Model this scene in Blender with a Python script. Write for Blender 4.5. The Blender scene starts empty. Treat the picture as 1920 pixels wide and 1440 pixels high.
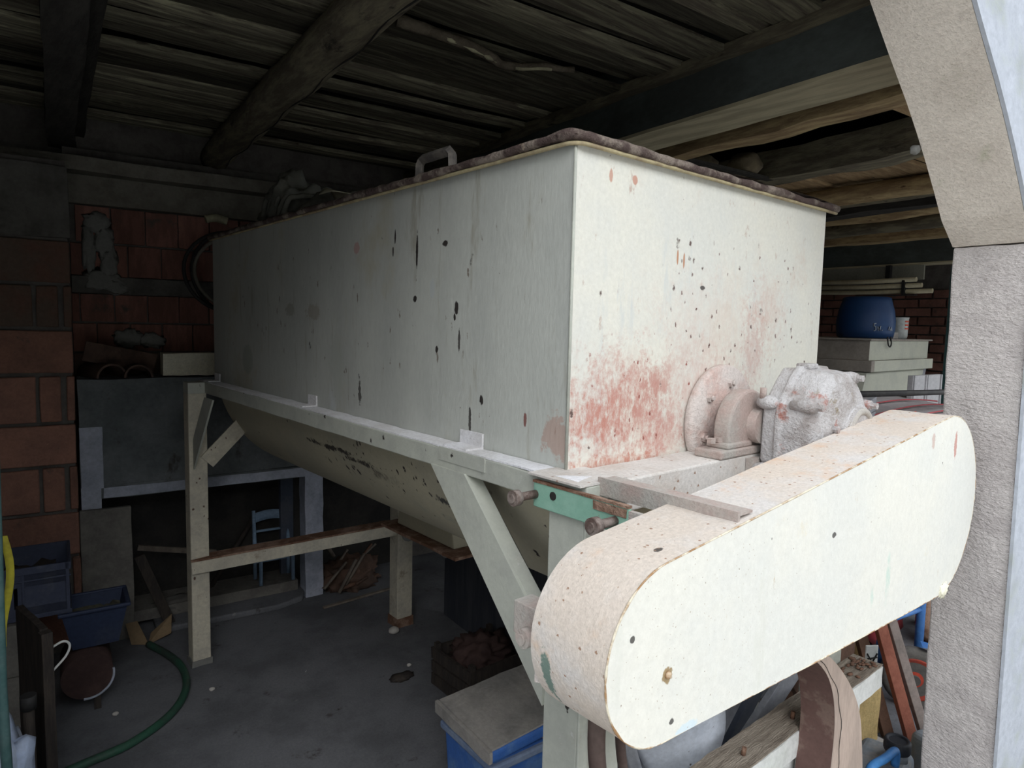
import bpy, bmesh, math, random
from mathutils import Vector, Matrix, Euler, noise
R = random.Random(7)
C = bpy.context.scene.collection
SC = bpy.context.scene
PHI = -0.10137            # the shed is turned this much against the mixer
cP, sP = math.cos(PHI), math.sin(PHI)

# ------------------------------------------------------------------ camera, sky, exposure
cam_d = bpy.data.cameras.new('camera'); cam = bpy.data.objects.new('camera', cam_d); C.objects.link(cam)
cam_d.sensor_width = 36; cam_d.lens = 1246.8 / 1920 * 36; cam_d.clip_start = 0.02
r_, u_, f_ = Vector((.76349679, -.64540166, .02300759)), Vector((.03981517, .08259883, .99578722)), Vector((.64458313, .75936429, -.08876072))
cam.matrix_world = Matrix(((r_.x, u_.x, -f_.x, -.95827), (r_.y, u_.y, -f_.y, -.95137), (r_.z, u_.z, -f_.z, 1.65), (0, 0, 0, 1)))
SC.camera = cam
SC.view_settings.view_transform = 'Standard'; SC.view_settings.look = 'None'
SC.view_settings.gamma = 1; SC.view_settings.use_curve_mapping = False
SC.view_settings.exposure = 0.0
w = bpy.data.worlds.new('sky'); SC.world = w; w.use_nodes = True
bg = w.node_tree.nodes['Background']; bg.inputs[0].default_value = (.90, .95, 1.0, 1); bg.inputs[1].default_value = 2.45
sun_d = bpy.data.lights.new('sun', 'SUN'); sun_d.energy = 1.1; sun_d.angle = math.radians(35); sun_d.color = (1, .975, .94)
sun = bpy.data.objects.new('sun', sun_d); C.objects.link(sun)
sun.rotation_euler = Vector((.42, .72, -.60)).to_track_quat('-Z', 'Y').to_euler(); sun.location = (-2, -6, 6)

# ------------------------------------------------------------------ material builder
class NB:
    def __init__(s, name):
        s.m = bpy.data.materials.new(name); s.m.use_nodes = True
        s.t = s.m.node_tree; s.n = s.t.nodes; s.b = s.n['Principled BSDF']; s.l = s.t.links
    def new(s, ty, **k):
        n = s.n.new(ty)
        for a, v in k.items(): setattr(n, a, v)
        return n
    def set(s, sock, v):
        if isinstance(v, bpy.types.NodeSocket): s.l.new(v, sock)
        elif v is not None:
            if isinstance(v, (tuple, list)) and len(v) == 3 and sock.type == 'RGBA': v = (*v, 1)
            sock.default_value = v
    def math(s, op, a, b=None, c=None, clamp=False):
        n = s.new('ShaderNodeMath', operation=op, use_clamp=clamp)
        s.set(n.inputs[0], a); s.set(n.inputs[1], b); s.set(n.inputs[2], c); return n.outputs[0]
    def vmath(s, op, a, b=None):
        n = s.new('ShaderNodeVectorMath', operation=op); s.set(n.inputs[0], a); s.set(n.inputs[1], b)
        return n.outputs['Value'] if op in ('LENGTH', 'DISTANCE') else n.outputs[0]
    def mix(s, f, a, b, mode='MIX'):
        n = s.new('ShaderNodeMix', data_type='RGBA', blend_type=mode)
        s.set(n.inputs[0], f); s.set(n.inputs[6], a); s.set(n.inputs[7], b); return n.outputs[2]
    def step(s, v, a, b, o0=0., o1=1.):
        n = s.new('ShaderNodeMapRange', interpolation_type='SMOOTHSTEP')
        s.set(n.inputs[0], v); s.set(n.inputs[1], a); s.set(n.inputs[2], b); s.set(n.inputs[3], o0); s.set(n.inputs[4], o1); return n.outputs[0]
    def noise(s, vec, sc, det=3., rough=.6):
        n = s.new('ShaderNodeTexNoise'); s.set(n.inputs['Vector'], vec); n.inputs['Scale'].default_value = sc
        n.inputs['Detail'].default_value = det; n.inputs['Roughness'].default_value = rough; return n.outputs[0]

def mat(name, base, alt=None, nsc=4., thr=(.4, .65), rough=.85, metal=0., bump=.15, bsc=60., stretch=(1, 1, 1),
        specks=(), blobs=(), stains=(), grime=None, pos=False, var=0., spec=.25, emis=None, bdist=.004, alpha=None, grain=.75):
    """base/alt mottled by noise; specks (colour, cells per m, size, threshold, stretch, region); blobs (centre, radii, colour, strength, ragged);
    stains (colour, noise scale, lo, hi, stretch)"""
    b = NB(name)
    if pos: vec = b.new('ShaderNodeNewGeometry').outputs['Position']
    else: vec = b.new('ShaderNodeTexCoord').outputs['Object']
    sv = b.vmath('MULTIPLY', vec, stretch)
    col = base
    if alt is not None: col = b.mix(b.step(b.noise(sv, nsc, 5, .65), *thr), base, alt)
    g = b.noise(sv, bsc, 3, .7)
    col = b.mix(grain, col, b.mix(g, (.62, .62, .62), (1.38, 1.38, 1.38)), 'MULTIPLY') if True else col
    for (c, sc, lo, hi, st) in stains:
        f = b.step(b.noise(b.vmath('MULTIPLY', vec, st), sc, 5, .7), lo, hi); col = b.mix(f, col, c)
    rag = b.noise(vec, 16., 5, .75)
    rag2 = b.noise(vec, 70., 3, .7)
    scr = b.noise(b.vmath('MULTIPLY', vec, (1, 1, .45)), 48., 6, .8)
    for (cen, rad, c, k, rg) in blobs:
        d = b.vmath('LENGTH', b.vmath('DIVIDE', b.vmath('SUBTRACT', vec, cen), rad))
        d = b.math('ADD', d, b.math('MULTIPLY', b.math('ADD', b.math('SUBTRACT', rag, .5), b.math('MULTIPLY', b.math('SUBTRACT', rag2, .5), .6)), rg))
        f = b.step(d, 1.0, .72) if rg < 2.2 else b.math('MULTIPLY', b.step(d, 1.35, .25), b.step(scr, .30, .62))
        col = b.mix(b.math('MULTIPLY', f, k), col, c)
    for (c, sc, size, th, st, reg) in specks:
        v = b.new('ShaderNodeTexVoronoi'); dn = b.new('ShaderNodeTexNoise'); b.set(dn.inputs['Vector'], vec); dn.inputs['Scale'].default_value = sc * 2.6; dn.inputs['Detail'].default_value = 3
        b.set(v.inputs['Vector'], b.vmath('ADD', b.vmath('MULTIPLY', b.vmath('MULTIPLY', vec, st), (sc, sc, sc)), b.vmath('MULTIPLY', dn.outputs[1], (.55, .55, .55)))); v.inputs['Scale'].default_value = 1
        sep = b.new('ShaderNodeSeparateColor'); b.l.new(v.outputs['Color'], sep.inputs[0])
        keep = b.math('GREATER_THAN', sep.outputs[0], th)
        rr = b.math('MULTIPLY', b.math('POWER', sep.outputs[1], 1.7), size)
        f = b.math('MULTIPLY', b.step(v.outputs['Distance'], b.math('MULTIPLY', rr, 1.0), b.math('MULTIPLY', rr, .6), 0, 1), keep)
        if reg:
            d = b.vmath('LENGTH', b.vmath('DIVIDE', b.vmath('SUBTRACT', vec, reg[0]), reg[1]))
            f = b.math('MULTIPLY', f, b.step(b.math('ADD', d, b.math('SUBTRACT', rag, .5)), 1.1, .7))
        col = b.mix(f, col, c)
    if var:
        oi = b.new('ShaderNodeObjectInfo').outputs['Random']
        k = b.math('ADD', b.math('MULTIPLY', oi, 2 * var), 1 - var)
        cmb = b.new('ShaderNodeCombineColor'); [b.l.new(k, cmb.inputs[i]) for i in range(3)]
        col = b.mix(1., col, cmb.outputs[0], 'MULTIPLY')
    b.set(b.b.inputs['Base Color'], col)
    b.b.inputs['Roughness'].default_value = rough; b.b.inputs['Metallic'].default_value = metal
    b.b.inputs['Specular IOR Level'].default_value = spec
    if bump:
        bn = b.new('ShaderNodeBump'); bn.inputs['Strength'].default_value = bump; bn.inputs['Distance'].default_value = bdist
        b.l.new(g, bn.inputs['Height']); b.l.new(bn.outputs[0], b.b.inputs['Normal'])
    return b.m

# ------------------------------------------------------------------ mesh builder
class MB:
    def __init__(s): s.v = []; s.f = []; s.smooth = []
    def add(s, vs, fs, sm=False):
        o = len(s.v); s.v += [tuple(v) for v in vs]; s.f += [tuple(i + o for i in f) for f in fs]; s.smooth += [sm] * len(fs); return s
    def box(s, a, b, M=None):
        x0, y0, z0 = a; x1, y1, z1 = b
        vs = [Vector(p) for p in ((x0, y0, z0), (x1, y0, z0), (x1, y1, z0), (x0, y1, z0), (x0, y0, z1), (x1, y0, z1), (x1, y1, z1), (x0, y1, z1))]
        if M is not None: vs = [M @ v for v in vs]
        return s.add(vs, [(0, 3, 2, 1), (4, 5, 6, 7), (0, 1, 5, 4), (1, 2, 6, 5), (2, 3, 7, 6), (3, 0, 4, 7)])
    def prism(s, poly, axis, a, b, sm=False):
        """poly: 2D points; axis 'x': (y,z), 'y': (x,z), 'z': (x,y)"""
        def P(p, t): return (t, p[0], p[1]) if axis == 'x' else (p[0], t, p[1]) if axis == 'y' else (p[0], p[1], t)
        n = len(poly); vs = [P(p, a) for p in poly] + [P(p, b) for p in poly]
        s.add(vs, [], 0); o = len(s.v) - 2 * n
        fs = [tuple(range(n))[::-1], tuple(range(n, 2 * n))]; s.f += [tuple(i + o for i in f) for f in fs]; s.smooth += [False] * 2
        s.f += [(o + i, o + (i + 1) % n, o + n + (i + 1) % n, o + n + i) for i in range(n)]; s.smooth += [sm] * n
        return s
    def cyl(s, p0, p1, r0, r1=None, n=16, sm=True):
        return s.tube([p0, p1], [r0, r0 if r1 is None else r1], n, sm=sm)
    def tube(s, pts, r, n=10, sm=True, caps=True, flat=1.0):
        pts = [Vector(p) for p in pts]; rs = r if isinstance(r, (list, tuple)) else [r] * len(pts)
        o = len(s.v); t0 = (pts[1] - pts[0]).normalized()
        up = Vector((0, 0, 1)) if abs(t0.z) < .9 else Vector((1, 0, 0))
        nx = t0.cross(up).normalized()
        for i, p in enumerate(pts):
            t = (pts[min(i + 1, len(pts) - 1)] - pts[max(i - 1, 0)]).normalized()
            nx = (nx - t * nx.dot(t)).normalized(); ny = t.cross(nx)
            for k in range(n):
                a = 2 * math.pi * k / n; s.v.append(tuple(p + nx * math.cos(a) * rs[i] + ny * math.sin(a) * rs[i] * flat))
        for i in range(len(pts) - 1):
            for k in range(n):
                a = o + i * n + k; b = o + i * n + (k + 1) % n; s.f.append((a, b, b + n, a + n)); s.smooth.append(sm)
        if caps:
            s.f.append(tuple(o + k for k in range(n))[::-1]); s.f.append(tuple(o + (len(pts) - 1) * n + k for k in range(n))); s.smooth += [False] * 2
        return s
    def lathe(s, prof, cx, cy, n=20, sm=True, axis='z', c0=0):
        """prof (r, h) about an axis through (cx, cy)"""
        o = len(s.v)
        for (r, h) in prof:
            for k in range(n):
                a = 2 * math.pi * k / n; u, v = cx + r * math.cos(a), cy + r * math.sin(a)
                s.v.append((u, v, h) if axis == 'z' else (u, h, v))
        for i in range(len(prof) - 1):
            for k in range(n):
                a = o + i * n + k; b = o + i * n + (k + 1) % n
                s.f.append((a, b, b + n, a + n) if axis == 'z' else (a, a + n, b + n, b)); s.smooth.append(sm)
        s.f.append(tuple(o + k for k in range(n))); s.f.append(tuple(o + (len(prof) - 1) * n + k for k in range(n))); s.smooth += [False] * 2
        return s
    def grid(s, fn, nu, nv, sm=True):
        o = len(s.v)
        for i in range(nu + 1):
            for j in range(nv + 1): s.v.append(tuple(fn(i / nu, j / nv)))
        for i in range(nu):
            for j in range(nv):
                a = o + i * (nv + 1) + j; s.f.append((a, a + nv + 1, a + nv + 2, a + 1)); s.smooth.append(sm)
        return s
    def blob(s, c, r, amp=.25, fr=2., seed=0, n=3, flat0=None):
        bm = bmesh.new(); bmesh.ops.create_icosphere(bm, subdivisions=n, radius=1)
        vs = []
        for v in bm.verts:
            d = v.co.normalized(); k = 1 + amp * noise.fractal(d * fr + Vector((seed, seed * 2, 0)), 1, 2, 3)
            p = Vector((c[0] + d.x * r[0] * k, c[1] + d.y * r[1] * k, c[2] + d.z * r[2] * k))
            if flat0 is not None and p.z < flat0: p.z = flat0
            vs.append(p)
        s.add(vs, [tuple(v.index for v in f.verts) for f in bm.faces], True); bm.free(); return s
    def xf(s, M): s.v = [tuple(M @ Vector(v)) for v in s.v]; return s
    def rough(s, amp, fr=8., seed=0):
        for i, v in enumerate(s.v):
            d = noise.noise_vector(Vector(v) * fr + Vector((seed, 0, 0))); s.v[i] = (v[0] + d.x * amp, v[1] + d.y * amp, v[2] + d.z * amp)
        return s
    def mesh(s, name):
        me = bpy.data.meshes.new(name); me.from_pydata(s.v, [], s.f)
        me.polygons.foreach_set('use_smooth', s.smooth); me.update()
        bm = bmesh.new(); bm.from_mesh(me); bmesh.ops.recalc_face_normals(bm, faces=bm.faces); bm.to_mesh(me); bm.free()
        return me
def rbox(a, b, seg=(6, 2, 2), amp=.004, fr=6., seed=0):
    """a box with subdivided faces whose surface wanders (worn timber, rough stone)"""
    m = MB(); bm = bmesh.new(); nx, ny, nz = seg
    def P(i, j, k): return (a[0] + (b[0] - a[0]) * i / nx, a[1] + (b[1] - a[1]) * j / ny, a[2] + (b[2] - a[2]) * k / nz)
    idx = {}
    def V(i, j, k):
        if (i, j, k) not in idx:
            p = Vector(P(i, j, k)); d = noise.noise_vector(p * fr + Vector((seed * 3.1, seed, 0))) * amp + noise.noise_vector(p * fr * 4 + Vector((seed, 0, 0))) * amp * .4
            idx[(i, j, k)] = bm.verts.new(p + d)
        return idx[(i, j, k)]
    for i in range(nx):
        for j in range(ny):
            bm.faces.new((V(i, j, 0), V(i, j + 1, 0), V(i + 1, j + 1, 0), V(i + 1, j, 0))); bm.faces.new((V(i, j, nz), V(i + 1, j, nz), V(i + 1, j + 1, nz), V(i, j + 1, nz)))
        for k in range(nz):
            bm.faces.new((V(i, 0, k), V(i + 1, 0, k), V(i + 1, 0, k + 1), V(i, 0, k + 1))); bm.faces.new((V(i, ny, k), V(i, ny, k + 1), V(i + 1, ny, k + 1), V(i + 1, ny, k)))
    for j in range(ny):
        for k in range(nz):
            bm.faces.new((V(0, j, k), V(0, j, k + 1), V(0, j + 1, k + 1), V(0, j + 1, k))); bm.faces.new((V(nx, j, k), V(nx, j + 1, k), V(nx, j + 1, k + 1), V(nx, j, k + 1)))
    bm.verts.index_update(); m.add([v.co.copy() for v in bm.verts], [tuple(v.index for v in f.verts) for f in bm.faces]); bm.free()
    return m
def obj(name, mb, m, parent=None, bevel=0, seg=2, label=None, kind=None):
    me = mb if isinstance(mb, bpy.types.Mesh) else mb.mesh(name)
    o = bpy.data.objects.new(name, me); C.objects.link(o)
    if m is not None and not me.materials: me.materials.append(m)
    if bevel:
        bv = o.modifiers.new('bevel', 'BEVEL'); bv.width = bevel; bv.segments = seg; bv.limit_method = 'ANGLE'; bv.angle_limit = math.radians(35)
    if parent is not None: o.parent = parent
    if label: o['label'] = label
    if kind: o['kind'] = kind
    return o
def thing(name, label, cat, loc=(0, 0, 0), rotz=0, group=None, shed=False):
    """an Empty at the thing's base; shed=True: loc is given in the shed's axes"""
    o = bpy.data.objects.new(name, None); C.objects.link(o); o.empty_display_size = .05
    if shed: loc = S(*loc); rotz += PHI
    o.location = loc; o.rotation_euler = (0, 0, rotz); o['label'] = label; o['category'] = cat
    if group: o['group'] = group
    return o
def single(name, mb, m, label, cat, loc=(0, 0, 0), rotz=0, group=None, shed=False, bevel=0, kind=None):
    o = obj(name, mb, m, bevel=bevel, kind=kind)
    if shed: loc = S(*loc); rotz += PHI
    o.location = loc; o.rotation_euler = (0, 0, rotz); o['label'] = label; o['category'] = cat
    if group: o['group'] = group
    return o
def S(x, y, z=0): return (cP * x - sP * y, sP * x + cP * y, z)
def struct(name, mb, m, shed=True, bevel=0):
    o = obj(name, mb, m, bevel=bevel); o['kind'] = 'structure'
    if shed: o.rotation_euler.z = PHI
    return o
def smoothpath(pts, k=6):
    P = [Vector(p) for p in pts]; out = []
    for i in range(len(P) - 1):
        p0, p1, p2, p3 = P[max(i - 1, 0)], P[i], P[i + 1], P[min(i + 2, len(P) - 1)]
        for j in range(k):
            t = j / k; out.append(.5 * ((2 * p1) + (p2 - p0) * t + (2 * p0 - 5 * p1 + 4 * p2 - p3) * t * t + (3 * p1 - p0 - 3 * p2 + p3) * t ** 3))
    return out + [P[-1]]

# ------------------------------------------------------------------ materials
V1 = (1, 1, 1)
DK = (.035, .03, .028)
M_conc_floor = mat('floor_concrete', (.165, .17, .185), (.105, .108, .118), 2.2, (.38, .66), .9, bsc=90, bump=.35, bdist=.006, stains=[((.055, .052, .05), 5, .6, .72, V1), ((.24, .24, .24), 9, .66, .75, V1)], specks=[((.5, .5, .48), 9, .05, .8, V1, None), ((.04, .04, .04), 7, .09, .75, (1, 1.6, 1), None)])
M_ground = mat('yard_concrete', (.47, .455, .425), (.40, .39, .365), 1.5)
M_stucco = mat('column_render', (.70, .64, .575), (.62, .56, .50), 5, (.4, .65), .95, bsc=85, bump=.8, bdist=.006, stretch=(1, 1, 1.5), pos=True,
               specks=[((.08, .07, .065), 16, .10, .72, (1, 1, 1.6), None)], stains=[((.44, .44, .33), 7, .60, .78, V1)])
M_stucco_low = mat('column_render_lower', (.60, .56, .55), (.52, .48, .475), 6, (.4, .65), .95, bsc=60, bump=1., bdist=.009, stretch=(1, 1, 2.2), pos=True, specks=[((.08, .07, .065), 13, .08, .8, (1, 1, 1.6), None)])
M_white_facade = mat('facade_white', (.44, .47, .53), (.30, .33, .28), 5, (.5, .75), .9, bsc=40, bump=.4, pos=True)
M_yard_blocker = mat('yard_blocker_render', (.14, .14, .125), (.10, .10, .09), 3)
M_mortar = mat('mortar', (.14, .13, .12), (.10, .09, .085), 9, pos=True, bsc=50, bump=.6)
M_wallback = mat('old_render', (.13, .125, .115), (.08, .076, .07), 5, pos=True, bump=.5)
M_brick = mat('clay_brick', (.33, .17, .125), (.24, .13, .10), 6, (.35, .65), .95, bsc=70, bump=.6, pos=True, var=.2, stains=[((.12, .10, .085), 9, .6, .75, V1)], specks=[((.36, .2, .14), 30, .12, .6, V1, None)])
M_brick_dark = mat('hollow_clay_block', (.25, .12, .095), (.18, .09, .072), 5, (.4, .6), .9, bsc=90, bump=.4, pos=True, var=.25, stretch=(4, 1, 1), stains=[((.09, .075, .065), 5, .58, .7, V1)])
M_brick_dull = mat('dull_brown_block', (.13, .095, .075), (.15, .085, .065), 6, (.4, .65), .95, pos=True, bump=.5, bsc=60)  # darker, duller block tone for upper pier courses and the row above the hood
M_lintel = mat('lintel_concrete', (.18, .17, .145), (.13, .12, .10), 6, pos=True, bump=.5)
M_plaster = mat('plaster_lump', (.20, .20, .19), (.2, .2, .19), 12, pos=True, bump=.6)
M_hood = mat('hood_render', (.19, .205, .215), (.12, .135, .14), 3.5, (.35, .65), .9, bsc=45, bump=.35, stains=[((.06, .055, .045), 4, .56, .68, (1, 1, .6))], specks=[((.03, .03, .03), 4, .05, .6, V1, None)])
M_hood_white = mat('limewash', (.46, .49, .58), (.34, .37, .45), 6, (.4, .65), .9, bump=.3)
M_near_black = mat('near_black', (.025, .024, .023), (.04, .037, .034), 5, pos=True)
def wood(n, a, b_, st=(1, 9, 9), bump=.5, **k): return mat(n, a, b_, 5, (.35, .62), .9, bsc=26, bump=bump, bdist=.006, stretch=st, pos=True, **k)
M_plank = wood('ceiling_board', (.20, .19, .135), (.09, .078, .06), (.6, 11, 11), var=.7, stains=[((.27, .26, .18), 3, .55, .7, (.6, 8, 8)), ((.04, .032, .026), 4, .56, .68, (.8, 7, 7))])
M_plank_lit = wood('ceiling_board_lit', (.42, .30, .17), (.27, .18, .10), (1, 6, 6), var=.3, stains=[((.08, .06, .04), 4, .6, .74, (1, 4, 4))])  # paler, warmer board copy with bounced light put into the colour
M_joist = wood('joist_wood', (.21, .19, .13), (.11, .095, .07), (6, 1, 6), stains=[((.045, .04, .033), 5, .58, .7, (3, 1, 3))])
M_joist_dark = wood('joist_dark', (.05, .047, .042), (.03, .028, .026), (6, 1, 6), var=.15)
M_joist_warm = wood('joist_warm', (.46, .35, .19), (.26, .18, .10), (6, 1, 6), stains=[((.1, .05, .03), 6, .6, .72, (3, 1, 3))])
M_conc_beam = mat('beam_concrete', (.085, .10, .095), (.06, .068, .064), 4, (.4, .6), .9, bsc=50, bump=.4, pos=True, stretch=(1, .5, 1))
M_conc_soffit = mat('beam_soffit', (.50, .45, .31), (.36, .32, .22), 5, (.4, .62), .9, bsc=40, bump=.5, pos=True, stretch=(4, .6, 4))
# mixer paint: chips, drips and rust patches sit where the photograph shows them
cream, cream2 = (.64, .66, .56), (.55, .575, .51)
def B(c, r, col, k=1., rg=1.2): return (c, r, col, k, rg)
side_marks = [B((0, .576, 1.842), (.05, .006, .055), DK, 1, 1.), B((0, .69, 1.885), (.05, .005, .022), DK), B((0, .70, 1.845), (.05, .005, .018), DK), B((0, .445, 1.849), (.05, .014, .009), DK), B((0, .393, 1.687), (.05, .009, .018), DK),
    B((0, .38, 1.613), (.05, .005, .035), DK, .9, 1.6), B((0, .287, 1.471), (.05, .009, .014), DK), B((0, .897, 1.437), (.05, .011, .05), DK, .85, 2.), B((0, .332, 1.414), (.05, .005, .04), DK, .9, 1.8), B((0, .40, 1.665), (.05, .006, .01), DK),
    B((0, 1.227, 1.675), (.05, .07, .03), (.30, .26, .21), .6, 2.), B((0, 1.435, 1.687), (.05, .05, .025), (.27, .25, .21), .6, 2.), B((0, 1.895, 1.477), (.05, .07, .07), (.33, .35, .31), .7, .6), B((0, .917, 1.871), (.05, .022, .02), (.45, .2, .18), .6, .6),
    B((0, .582, 1.713), (.05, .01, .01), DK), B((0, .477, 1.583), (.05, .008, .012), DK), B((0, .13, 1.442), (.05, .006, .018), (.2, .07, .06), .9), B((0, .03, 1.42), (.05, .05, .05), (.42, .25, .2), .6, 2.), B((0, .50, 1.74), (.05, .012, .03), (.47, .5, .5), .8, .8),
    B((0, 1.05, 1.5), (.05, .05, .13), (.42, .44, .40), .6, 2.)]
end_marks = [B((.17, 0, 1.47), (.19, .05, .125), (.47, .17, .13), .85, 2.4), B((.07, 0, 1.455), (.11, .05, .05), (.50, .22, .17), .7, 2.2), B((.285, 0, 1.52), (.05, .05, .05), (.43, .14, .10), .75, 2.4), B((.31, 0, 1.40), (.09, .05, .075), (.50, .22, .18), .7, 2.4),
    B((.16, 0, 1.355), (.17, .05, .018), (.48, .18, .12), .8, 2.4), B((.45, 0, 1.5), (.22, .05, .13), (.56, .36, .32), .5, 2.8), B((.70, 0, 1.60), (.06, .05, .12), (.5, .27, .24), .6, 3.), B((.76, 0, 1.70), (.10, .05, .10), (.56, .36, .3), .45, 3.), B((.50, 0, 1.63), (.25, .05, .16), (.62, .5, .44), .4, 3.),
    B((.345, 0, 1.815), (.004, .05, .02), (.45, .2, .1), .9, .4), B((.37, 0, 1.81), (.004, .05, .02), (.45, .2, .1), .9, .4), B((.105, 0, 1.962), (.006, .05, .016), (.5, .25, .18), .8, 1.), B((.182, 0, 1.966), (.01, .05, .012), (.5, .22, .15), .8, 1.), B((.45, 0, 1.75), (.012, .05, .006), DK, .9, 1.)]
M_tank_shaded = mat('tank_paint_shaded', grain=.3, base=(.50, .515, .48), alt=(.43, .445, .42), nsc=3.2, thr=(.35, .68), rough=.62, bsc=90, bump=.25, stretch=(1, 1, .4), blobs=side_marks, spec=.4,  # darker copy of the tank paint: the long side's shade is in the colour
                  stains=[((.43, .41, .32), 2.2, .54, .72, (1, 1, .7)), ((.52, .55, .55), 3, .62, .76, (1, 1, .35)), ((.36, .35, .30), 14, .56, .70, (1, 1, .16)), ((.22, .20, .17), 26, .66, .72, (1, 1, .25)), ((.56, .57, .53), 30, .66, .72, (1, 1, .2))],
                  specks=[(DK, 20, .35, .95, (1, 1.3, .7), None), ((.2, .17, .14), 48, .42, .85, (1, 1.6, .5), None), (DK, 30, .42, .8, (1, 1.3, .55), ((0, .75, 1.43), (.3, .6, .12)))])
M_tank_end = mat('tank_paint_end', grain=.35, base=(.71, .695, .62), alt=(.655, .655, .61), nsc=3., thr=(.35, .65), rough=.6, bsc=90, bump=.25, blobs=end_marks, spec=.4,  # paler copy of the same paint, with the light on the end painted in
                 stains=[((.62, .53, .46), 4, .54, .76, V1), ((.50, .40, .34), 26, .60, .72, (1, 1, .5)), ((.60, .62, .60), 7, .58, .70, (1, 1, .22)), ((.40, .30, .26), 70, .68, .74, (1, 1, .35))],
                 specks=[((.14, .07, .06), 60, .42, .35, (1.3, 1, .8), ((.66, 0, 1.70), (.42, .3, .20))), ((.12, .08, .07), 46, .42, .8, (1.2, 1, .7), None), ((.30, .1, .08), 70, .45, .5, (1.3, 1, .7), ((.25, 0, 1.5), (.3, .3, .15))), ((.10, .07, .06), 26, .4, .88, (1.3, 1, .8), None)])
M_trough = mat('trough_paint', grain=.3, base=(.46, .42, .31), alt=(.40, .37, .285), nsc=3, thr=(.35, .65), rough=.7, bsc=80, bump=.2,
               blobs=[B((.02, 1.22, 1.205), (.06, .20, .013), DK, .95, 2.1), B((.025, 1.02, 1.185), (.06, .13, .016), DK, .95, 2.1), B((.03, .90, 1.16), (.06, .12, .022), DK, .95, 2.6), B((.03, .55, 1.155), (.08, .06, .018), (.05, .05, .05), .95, 2.1), B((.08, .62, 1.08), (.06, .18, .02), (.3, .32, .27), .7, 3.)],
               specks=[(DK, 44, .5, .4, (1, 1.2, .7), ((.02, .75, 1.19), (.35, .6, .11))), (DK, 30, .42, .8, (1, 1.2, .7), ((.02, .5, 1.15), (.35, .9, .2))), (DK, 20, .3, .9, (1, 1.2, .8), None)])
M_paint = mat('frame_paint', grain=.3, base=(.47, .485, .43), alt=(.41, .42, .38), nsc=7, thr=(.4, .65), rough=.7, bsc=60, bump=.3, specks=[(DK, 40, .4, .9, (1, 1, .7), None)], stains=[((.36, .33, .27), 8, .6, .75, V1), ((.52, .53, .50), 16, .62, .7, V1)])
M_paint_warm = mat('leg_paint', (.58, .54, .44), (.47, .44, .37), 8, (.4, .65), .75, bsc=60, bump=.3, specks=[((.10, .06, .045), 60, .42, .78, (1, 1, .7), None)], stains=[((.32, .27, .21), 9, .6, .74, V1)])
M_paint_dusty = mat('dusty_paint', (.60, .575, .55), (.52, .47, .43), 6, (.38, .66), .9, bsc=130, bump=.35, specks=[((.3, .2, .15), 80, .4, .8, V1, None)], stains=[((.50, .36, .34), 7, .6, .75, V1)])
M_dust = mat('thick_dust', (.76, .76, .79), (.66, .65, .66), 9, (.4, .65), 1., bsc=120, bump=.6)
M_guard_front = mat('guard_paint_front', grain=.3, base=(.75, .735, .67), alt=(.70, .70, .66), nsc=3, thr=(.35, .65), rough=.55, bsc=90, bump=.12, spec=.4,
    blobs=[B((-.205, -.415, 1.165), (.012, .05, .012), (.3, .2, .08), .9, 2.), B((.58, -.415, 1.13), (.012, .05, .05), (.42, .62, .54), .6, 2.5), B((.50, -.415, 1.10), (.008, .05, .025), (.42, .62, .54), .6, 2.5), B((.80, -.415, 1.40), (.012, .05, .022), (.5, .3, .25), .6, 2.),
           B((.96, -.415, 1.37), (.01, .05, .03), (.5, .2, .16), .8, 2.), B((.30, -.415, 1.27), (.01, .05, .006), DK, .9, 1.), B((-.19, -.415, 1.09), (.007, .05, .006), DK, .9, 1.5), B((-.285, -.415, 1.24), (.006, .05, .006), DK, .9, 1.), B((-.15, -.415, 1.065), (.03, .05, .012), (.5, .7, .85), .5, 1.)],
    specks=[((.42, .34, .26), 170, .38, .72, (1, 1, .8), ((-.22, -.415, 1.2), (.35, .2, .2))), ((.26, .2, .15), 110, .36, .94, (1, 1, .8), None), ((.1, .09, .08), 26, .2, .975, (1, 1, .8), None)], stains=[((.72, .64, .48), 5, .62, .8, V1), ((.66, .66, .60), 8, .58, .72, (1, 1, .18)), ((.55, .46, .34), 40, .68, .76, (1, 1, .3))])
M_guard_band = mat('guard_band_dusty', (.60, .525, .46), (.60, .57, .55), 3.5, (.42, .62), .85, bsc=150, bump=.35, specks=[((.32, .2, .14), 110, .42, .72, V1, None)],
    blobs=[B((-.25, -.35, 1.115), (.012, .012, .05), (.2, .14, .12), .9, 1.6), B((-.335, -.30, 1.155), (.05, .014, .05), (.12, .2, .17), .9, 2.), B((-.19, -.38, 1.32), (.01, .006, .05), DK, .9, 1.)], stains=[((.62, .44, .32), 6, .56, .74, V1)])
M_weld = mat('rusty_weld', (.34, .20, .10), (.66, .60, .48), 22, (.38, .56), .9, bump=.6)
M_rust = mat('rust', (.16, .085, .055), (.30, .20, .15), 14, (.4, .62), .95, bsc=90, bump=.8, bdist=.006)
M_lid_edge = mat('lid_rust', (.085, .06, .055), (.24, .2, .17), 14, (.45, .62), .95, bsc=70, bump=.9, bdist=.008, stains=[((.42, .34, .24), 12, .6, .7, V1)])
M_lid_cream = mat('lid_underedge', (.42, .36, .22), (.26, .2, .13), 10, (.45, .65), .8, bump=.4)
M_green = mat('green_paint', grain=.3, base=(.23, .42, .33), alt=(.28, .47, .38), nsc=9, thr=(.4, .6), rough=.65, bump=.2, stains=[((.25, .16, .11), 14, .58, .68, V1), ((.4, .42, .38), 9, .62, .7, V1)])
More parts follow.
